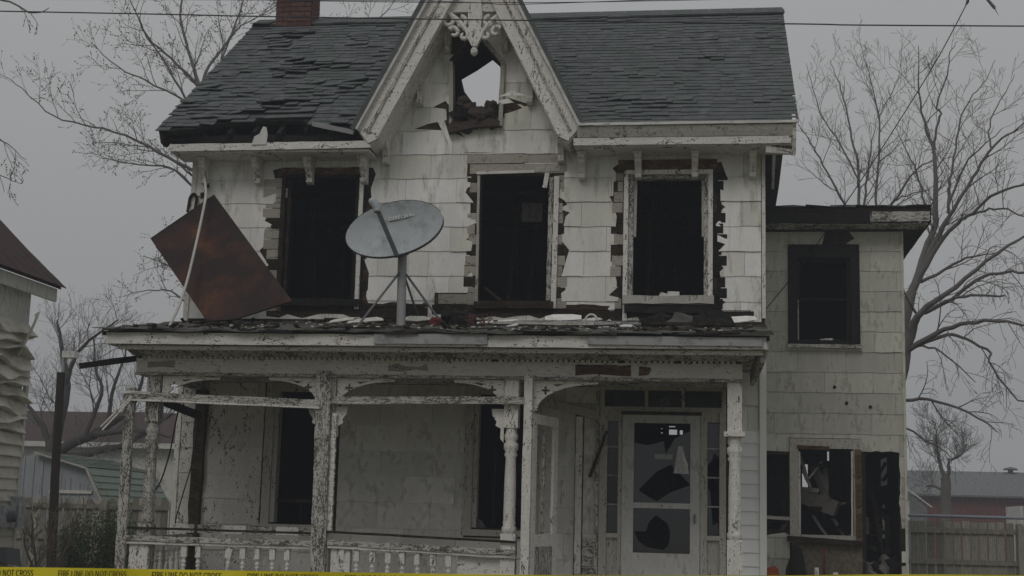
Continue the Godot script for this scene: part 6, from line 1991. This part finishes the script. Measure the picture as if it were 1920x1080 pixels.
func build_trees() -> void:
	var big := TreeStyle.new()
	big.per_m = 2.9
	big.len0 = 1.35
	big.up = 0.22
	big.spread = 0.72
	tree("bare_tree", "bare tree of several slim stems rising behind the wing roof, right of the main roof", "bare trees", [
		[[3.456, -0.1, -16, 0.1131], [3.464, 3.807, -16, 0.1028], [3.483, 6.666, -16, 0.0719], [3.431, 8.005, -16, 0.0639]],
		[[3.431, 8.005, -16, 0.0479], [3.341, 8.599, -16.071, 0.0360], [3.333, 9.199, -16.143, 0.0345], [3.323, 9.717, -16.214, 0.0321], [3.208, 10.443, -16.286, 0.0242], [3.045, 11.411, -16.357, 0.0161], [2.899, 11.899, -16.429, 0.0113], [2.74, 12.419, -16.5, 0.0065]],
		[[3.43, 7.883, -16, 0.0399], [3.079, 8.59, -15.8, 0.0286], [2.762, 9.111, -15.6, 0.0237], [2.401, 9.753, -15.4, 0.0172], [2.133, 10.158, -15.2, 0.0125], [1.9, 10.449, -15, 0.0062]],
		[[3.341, 9.412, -16.2, 0.0241], [2.929, 10.389, -16.4, 0.0194], [2.551, 11.066, -16.6, 0.0138], [2.375, 11.831, -16.8, 0.0098], [2.22, 12.504, -17, 0.0058]],
		[[3.455, 8.005, -16, 0.0399], [3.401, 8.553, -15.86, 0.0302], [3.442, 9.184, -15.72, 0.0253], [3.519, 9.875, -15.58, 0.0158], [3.617, 10.453, -15.44, 0.0078], [3.787, 11.151, -15.3, 0.0047]],
		[[3.498, 7.76, -16, 0.0399], [3.698, 8.604, -16.1, 0.0304], [3.718, 9.21, -16.2, 0.0289], [3.789, 9.973, -16.3, 0.0258], [3.828, 10.989, -16.4, 0.0178], [3.671, 11.869, -16.5, 0.0114], [3.51, 12.632, -16.6, 0.0065]],
		[[3.543, 7.638, -16, 0.0399], [3.809, 8.527, -15.75, 0.0317], [4.038, 8.811, -15.5, 0.0283], [4.442, 9.427, -15.25, 0.0203], [4.91, 9.624, -15, 0.0108]],
		[[3.815, 10.922, -16.3, 0.0145], [4.17, 11.696, -16.55, 0.0097], [4.441, 12.198, -16.8, 0.0057]],
		[[4.038, 8.811, -15.5, 0.0189], [4.354, 8.907, -15.35, 0.0156], [4.756, 8.966, -15.2, 0.0078]]], big, 701)
	tree("bare_tree", "tall bare tree with thick leaning stems hidden low down by the wing wall", "bare trees", [
		[[3.153, -0.1, -12, 0.1979], [3.382, 3.537, -12, 0.1709], [3.578, 4.987, -12, 0.1529], [3.742, 5.72, -12, 0.1350], [3.903, 6.195, -12, 0.0908]],
		[[3.903, 6.195, -12, 0.0838], [4.162, 7.004, -12.071, 0.0700], [4.389, 7.607, -12.143, 0.0597], [4.392, 8.663, -12.214, 0.0422], [4.391, 9.087, -12.286, 0.0353], [4.276, 9.516, -12.357, 0.0283], [4.146, 10.364, -12.429, 0.0184], [4.176, 11.346, -12.5, 0.0071]],
		[[4.408, 9.073, -12.4, 0.0283], [4.449, 9.507, -12.333, 0.0240], [4.539, 9.852, -12.267, 0.0212], [4.46, 9.999, -12.2, 0.0183], [4.67, 10.596, -12.133, 0.0140], [4.722, 11.062, -12.067, 0.0098], [4.87, 11.248, -12, 0.0056]],
		[[3.904, 6.248, -12, 0.0768], [4.336, 7.153, -11.857, 0.0556], [4.554, 7.588, -11.714, 0.0415], [4.718, 7.873, -11.571, 0.0344], [5.076, 8.459, -11.429, 0.0301], [5.318, 8.853, -11.286, 0.0245], [5.702, 9.156, -11.143, 0.0163], [6.071, 9.425, -11, 0.0081]],
		[[5.34, 8.883, -11.4, 0.0205], [5.339, 9.276, -11.55, 0.0172], [5.437, 9.64, -11.7, 0.0138], [5.67, 10.06, -11.85, 0.0097], [5.937, 10.54, -12, 0.0056]],
		[[4.564, 7.67, -11.7, 0.0311], [4.587, 8.154, -11.771, 0.0263], [4.669, 8.61, -11.843, 0.0236], [4.763, 9.06, -11.914, 0.0209], [4.869, 9.6, -11.986, 0.0168], [5.077, 10.068, -12.057, 0.0126], [5.365, 10.416, -12.129, 0.0091], [5.619, 10.922, -12.2, 0.0049]],
		[[4.52, 7.754, -11.6, 0.0275], [4.815, 8.528, -11.4, 0.0205], [5.195, 8.905, -11.2, 0.0122], [5.478, 9.171, -11, 0.0061]],
		[[4.007, 6.375, -12, 0.0559], [4.35, 7.058, -11.7, 0.0449], [4.679, 7.426, -11.4, 0.0376], [4.886, 7.547, -11.1, 0.0338], [5.306, 7.878, -10.8, 0.0267], [5.773, 7.946, -10.5, 0.0172]],
		[[4.939, 7.581, -11.4, 0.0246], [5.216, 7.615, -11.133, 0.0203], [5.492, 7.554, -10.867, 0.0174], [5.822, 7.322, -10.6, 0.0106]],
		[[4.293, 7.469, -12, 0.0279], [4.25, 7.665, -12.16, 0.0253], [4.17, 8.167, -12.32, 0.0212], [4.079, 8.689, -12.48, 0.0163], [3.881, 9.265, -12.64, 0.0107], [3.719, 9.727, -12.8, 0.0057]],
		[[4.067, 6.354, -12, 0.0349], [4.616, 6.676, -11.733, 0.0249], [4.91, 6.762, -11.467, 0.0192], [5.322, 6.794, -11.2, 0.0081]]], big, 702)
	var low := TreeStyle.new()
	low.per_m = 2.8
	low.len0 = 1.25
	low.up = -0.05
	low.droop = 0.25
	low.spread = 0.75
	tree("bare_tree", "bare tree throwing long drooping limbs out to the right past the wing corner", "bare trees", [
		[[3.088, -0.1, -11, 0.1735], [3.282, 2.975, -11, 0.1562], [3.436, 4.065, -11, 0.1388], [3.596, 4.917, -11, 0.1128]],
		[[3.524, 4.666, -11, 0.0954], [3.722, 5.294, -10.8, 0.0861], [3.843, 5.566, -10.6, 0.0597], [4.268, 5.875, -10.4, 0.0461], [4.963, 6.435, -10.2, 0.0327], [5.635, 6.898, -10, 0.0195]],
		[[3.949, 5.596, -10.8, 0.0468], [4.396, 5.812, -10.5, 0.0364], [4.757, 6.1, -10.2, 0.0327], [5.215, 6.195, -9.9, 0.0258], [5.571, 6.104, -9.6, 0.0192]],
		[[4.379, 5.796, -10.4, 0.0296], [4.666, 5.815, -10.2, 0.0261], [5.222, 5.785, -10, 0.0156]],
		[[3.595, 4.867, -11, 0.0606], [4.126, 5.193, -10.625, 0.0465], [4.624, 5.313, -10.25, 0.0367], [5.074, 5.302, -9.875, 0.0297], [5.52, 5.157, -9.5, 0.0191]],
		[[3.625, 4.918, -11, 0.0472], [4.311, 5.183, -10.833, 0.0335], [4.652, 5.074, -10.667, 0.0266], [5.039, 4.811, -10.5, 0.0238], [4.975, 4.626, -10.333, 0.0210], [5.359, 3.998, -10.167, 0.0170], [5.585, 3.873, -10, 0.0104]],
		[[3.675, 4.968, -11, 0.0269], [3.821, 4.983, -10.867, 0.0228], [4.21, 4.831, -10.733, 0.0173], [4.781, 4.272, -10.6, 0.0066]],
		[[3.374, 3.866, -11, 0.0472], [3.546, 3.956, -10.75, 0.0334], [4.078, 3.903, -10.5, 0.0264], [4.739, 3.623, -10.25, 0.0196], [5.041, 3.327, -10, 0.0078]],
		[[3.407, 3.519, -11, 0.0269], [3.566, 3.442, -10.833, 0.0201], [4.086, 3.11, -10.667, 0.0146], [4.318, 2.894, -10.5, 0.0066]],
		[[3.832, 5.574, -11, 0.0269], [3.596, 5.822, -10.65, 0.0173], [3.459, 6.064, -10.3, 0.0098]]], low, 703)
	var pol := TreeStyle.new()
	pol.per_m = 7.0
	pol.len0 = 1.1
	pol.up = 0.3
	tree("pollard_tree", "short pollarded tree with a stubby forked trunk in front of the red barn", "bare trees", [
		[[5.978, -0.1, -22, 0.1831], [5.987, 1.516, -22, 0.1465], [6.005, 2.33, -22, 0.1343], [6.006, 2.945, -22, 0.1221]],
		[[6.004, 2.876, -22, 0.0664], [5.904, 3.189, -22, 0.0521], [5.82, 3.627, -22, 0.0427], [5.816, 4.041, -22, 0.0228], [5.77, 4.387, -22, 0.0095]],
		[[6.018, 2.904, -22, 0.0664], [6.105, 3.149, -21.925, 0.0473], [6.099, 3.379, -21.85, 0.0340], [6.356, 3.517, -21.775, 0.0283], [6.508, 3.762, -21.7, 0.0132]],
		[[5.971, 2.602, -22, 0.0474], [5.763, 2.712, -22.2, 0.0343], [5.604, 2.713, -22.4, 0.0230]]], pol, 704)
	var bd := TreeStyle.new()
	bd.per_m = 3.0
	bd.len0 = 1.3
	bd.up = 0.12
	bd.spread = 0.7
	bd.buds = 0.55
	bd.tip = 0.0028
	tree("budding_tree", "wide budding tree behind the left end of the burnt roof", "bare trees", [
		[[-9.907, -0.1, -13, 0.1710], [-10.149, 3.375, -13, 0.1539], [-10.6, 6.836, -13, 0.1283], [-10.931, 9.224, -13, 0.1026], [-11.139, 10.566, -13, 0.0855]],
		[[-11.131, 10.444, -13, 0.0513], [-11.391, 11.033, -13.1, 0.0429], [-11.706, 11.845, -13.2, 0.0344], [-11.958, 12.592, -13.3, 0.0276], [-12.005, 13.101, -13.4, 0.0225], [-12.037, 13.784, -13.5, 0.0139]],
		[[-11.201, 10.567, -13, 0.0428], [-11.338, 10.974, -12.8, 0.0340], [-11.821, 11.42, -12.6, 0.0270], [-12.314, 11.866, -12.4, 0.0218], [-12.494, 12.252, -12.2, 0.0166], [-12.701, 12.71, -12, 0.0083]],
		[[-11.268, 10.078, -13, 0.0342], [-11.485, 10.526, -12.65, 0.0270], [-11.88, 11.321, -12.3, 0.0200], [-12.142, 11.679, -11.95, 0.0132], [-12.194, 12.061, -11.6, 0.0065]],
		[[-11.109, 10.689, -13, 0.0428], [-11.257, 11.286, -13.2, 0.0344], [-10.863, 12.046, -13.4, 0.0260], [-10.678, 12.861, -13.6, 0.0192], [-10.629, 13.475, -13.8, 0.0105]],
		[[-11.329, 10.263, -13, 0.0342], [-11.497, 10.47, -12.625, 0.0253], [-12.227, 10.815, -12.25, 0.0183], [-12.717, 11.016, -11.875, 0.0132], [-13.214, 11.45, -11.5, 0.0065]],
		[[-10.817, 8.38, -13, 0.0599], [-11.17, 8.889, -12.714, 0.0381], [-11.923, 9.264, -12.429, 0.0302], [-12.541, 9.552, -12.143, 0.0249], [-13.142, 9.693, -11.857, 0.0197], [-13.964, 9.847, -11.571, 0.0146], [-14.545, 10.372, -11.286, 0.0097], [-14.95, 10.618, -11, 0.0056]],
		[[-10.809, 8.261, -13, 0.0428], [-11.167, 8.551, -12.7, 0.0288], [-11.62, 8.897, -12.4, 0.0218], [-12.212, 8.92, -12.1, 0.0149], [-12.977, 8.98, -11.8, 0.0066]],
		[[-10.901, 8.741, -13, 0.0342], [-11.28, 8.851, -12.85, 0.0255], [-11.734, 9.202, -12.7, 0.0203], [-12.338, 9.433, -12.55, 0.0135], [-13.37, 9.488, -12.4, 0.0059]],
		[[-10.499, 5.202, -13, 0.0428], [-10.786, 5.513, -12.75, 0.0305], [-11.28, 6.131, -12.5, 0.0202], [-11.827, 6.18, -12.25, 0.0117], [-12.28, 6.024, -12, 0.0058]],
		[[-10.616, 6.132, -13, 0.0342], [-11.111, 6.504, -13.133, 0.0258], [-11.798, 6.883, -13.267, 0.0173], [-12.488, 7.147, -13.4, 0.0069]],
		[[-11.054, 10.198, -13, 0.0342], [-10.97, 11.384, -13.25, 0.0259], [-10.74, 12.343, -13.5, 0.0174], [-10.036, 12.926, -13.75, 0.0105], [-9.447, 13.52, -14, 0.0062]],
		[[-11.104, 10.096, -13.5, 0.0348], [-9.825, 11.82, -13.875, 0.0264], [-8.457, 12.557, -14.25, 0.0178], [-7.622, 13.06, -14.625, 0.0126], [-7.351, 13.718, -15, 0.0064]]], bd, 705)
	var wild := TreeStyle.new()
	wild.per_m = 3.6
	wild.len0 = 1.5
	wild.up = 0.3
	wild.wander = 0.3
	tree("gnarled_tree", "gnarled bare tree with thick bent limbs low over the shed roof", "bare trees", [
		[[-16.451, -0.1, -18, 0.3213], [-16.479, 1.462, -18, 0.2892], [-16.525, 2.526, -18, 0.2410], [-16.544, 2.928, -18, 0.1928]],
		[[-16.544, 2.928, -18, 0.1607], [-16.402, 3.993, -18.12, 0.1290], [-16.382, 4.646, -18.24, 0.1052], [-16.52, 5.111, -18.36, 0.0812], [-16.774, 5.902, -18.48, 0.0489], [-16.947, 6.423, -18.6, 0.0196]],
		[[-16.513, 2.902, -18, 0.1446], [-15.82, 3.228, -17.833, 0.1279], [-15.278, 3.415, -17.667, 0.1193], [-14.804, 3.678, -17.5, 0.1029], [-14.297, 4.004, -17.333, 0.0788], [-13.959, 4.509, -17.167, 0.0470], [-13.817, 5.022, -17, 0.0187]],
		[[-16.333, 2.798, -18, 0.1125], [-15.649, 2.886, -17.86, 0.1040], [-15.089, 3.023, -17.72, 0.0956], [-14.41, 3.174, -17.58, 0.0714], [-13.753, 3.533, -17.44, 0.0569], [-13.119, 3.941, -17.3, 0.0315]],
		[[-15.203, 3.406, -17.5, 0.0791], [-14.287, 3.491, -17.333, 0.0693], [-13.498, 3.441, -17.167, 0.0470], [-13.016, 3.336, -17, 0.0234]],
		[[-16.558, 2.928, -18, 0.0964], [-16.862, 3.605, -18.125, 0.0806], [-17.275, 3.99, -18.25, 0.0566], [-17.84, 4.709, -18.375, 0.0325], [-18.101, 5.276, -18.5, 0.0163]],
		[[-16.383, 4.711, -18.2, 0.0646], [-16.02, 5.499, -17.967, 0.0481], [-15.325, 6.022, -17.733, 0.0319], [-14.788, 6.28, -17.5, 0.0158]],
		[[-15.393, 3.383, -17.4, 0.0631], [-15.141, 4.4, -17.6, 0.0476], [-15.426, 5.09, -17.8, 0.0351], [-15.652, 5.932, -18, 0.0161]],
		[[-14.94, 3.603, -17.6, 0.0635], [-14.869, 4.685, -17.733, 0.0414], [-14.694, 5.377, -17.867, 0.0256], [-14.731, 6.077, -18, 0.0129]]], wild, 706, "bark_dark")
	var hang := TreeStyle.new()
	hang.per_m = 3.0
	hang.len0 = 0.9
	hang.up = -0.1
	hang.droop = 0.25
	hang.buds = 0.6
	tree("street_tree", "tree standing out of view whose budding twigs droop into the top left corner", "bare trees", [
		[[-14.601, -0.1, -6, 0.1297], [-14.79, 3.728, -6, 0.1103], [-14.903, 6.5, -6, 0.0908], [-14.764, 8.889, -6, 0.0649]],
		[[-14.812, 8.406, -6, 0.0519], [-13.877, 10.042, -6, 0.0324], [-12.91, 10.409, -6, 0.0234], [-12.1, 10.241, -6, 0.0169], [-11.688, 10.036, -6, 0.0130], [-11.382, 10.125, -6, 0.0065]],
		[[-14.808, 7.447, -6, 0.0454], [-13.836, 8.176, -6.25, 0.0262], [-12.971, 8.139, -6.5, 0.0172], [-12.488, 7.988, -6.75, 0.0107], [-12.086, 7.68, -7, 0.0047]],
		[[-14.824, 6.688, -6, 0.0389], [-13.589, 7.115, -5.85, 0.0232], [-12.553, 7.347, -5.7, 0.0141], [-11.773, 7.026, -5.55, 0.0089], [-11.303, 6.849, -5.4, 0.0038]]], hang, 707)

func _ready() -> void:
	var cam := Camera3D.new()
	cam.name = "camera"
	cam.position = Vector3(0, 1.6, 16)
	cam.basis = Basis(Vector3.UP, deg_to_rad(8.145)) * Basis(Vector3.RIGHT, deg_to_rad(9.28)) * Basis(Vector3.BACK, deg_to_rad(1.508))
	cam.fov = 23.07
	cam.far = 400.0
	cam.near = 0.1
	add_child(cam)
	cam.current = true
	var sky := Sky.new()
	var ps := ProceduralSkyMaterial.new()
	ps.sky_top_color = Color(1.34, 1.345, 1.35)
	ps.sky_horizon_color = Color(0.87, 0.872, 0.875)
	ps.sky_curve = 1.8
	ps.ground_bottom_color = Color(0.32, 0.31, 0.28)
	ps.ground_horizon_color = Color(0.80, 0.81, 0.82)
	ps.sun_angle_max = 1.0
	ps.sun_curve = 0.05
	sky.sky_material = ps
	var env := Environment.new()
	env.background_mode = Environment.BG_SKY
	env.sky = sky
	env.tonemap_mode = Environment.TONE_MAPPER_LINEAR
	env.tonemap_exposure = 0.40
	env.fog_enabled = true
	env.fog_density = 0.0034
	env.fog_light_color = Color(0.86, 0.88, 0.915)
	env.sdfgi_enabled = true
	env.ssao_enabled = true
	env.ssil_enabled = true
	var we := WorldEnvironment.new()
	we.environment = env
	add_child(we)
	var sun := DirectionalLight3D.new()
	sun.name = "sun"
	sun.light_energy = 0.5
	sun.light_angular_distance = 25.0
	sun.light_color = Color(1.0, 0.985, 0.96)
	sun.shadow_enabled = true
	sun.rotation_degrees = Vector3(-42, -14, 0)
	add_child(sun)
	make_materials()
	var gm := MB.new()
	var gn := FastNoiseLite.new()
	gn.seed = 3
	gn.frequency = 0.08
	var N := 40
	var H := func(x: float, z: float) -> Vector3:
		return Vector3(x, gn.get_noise_2d(x, z) * 0.12 * smoothstep(9.0, 25.0, Vector2(x, z).length()), z)
	for i in N:
		for j in N:
			var xs := [pow(absf(i / 20.0 - 1.0), 2.0) * signf(i - 20) * 130.0, pow(absf((i + 1) / 20.0 - 1.0), 2.0) * signf(i + 1 - 20) * 130.0]
			var zs := [pow(absf(j / 20.0 - 1.0), 2.0) * signf(j - 20) * 130.0, pow(absf((j + 1) / 20.0 - 1.0), 2.0) * signf(j + 1 - 20) * 130.0]
			gm.quado(H.call(xs[0], zs[0]), H.call(xs[1], zs[0]), H.call(xs[1], zs[1]), H.call(xs[0], zs[1]), Vector3((xs[0] + xs[1]) * 0.5, -50, (zs[0] + zs[1]) * 0.5))
	structure(obj("ground", gm, M.grass), "winter grass round the houses", "ground")
	build_house()
	build_porch()
	build_wing()
	build_loose()
	build_surroundings()
	build_trees()
	build_wires()
	build_tape()
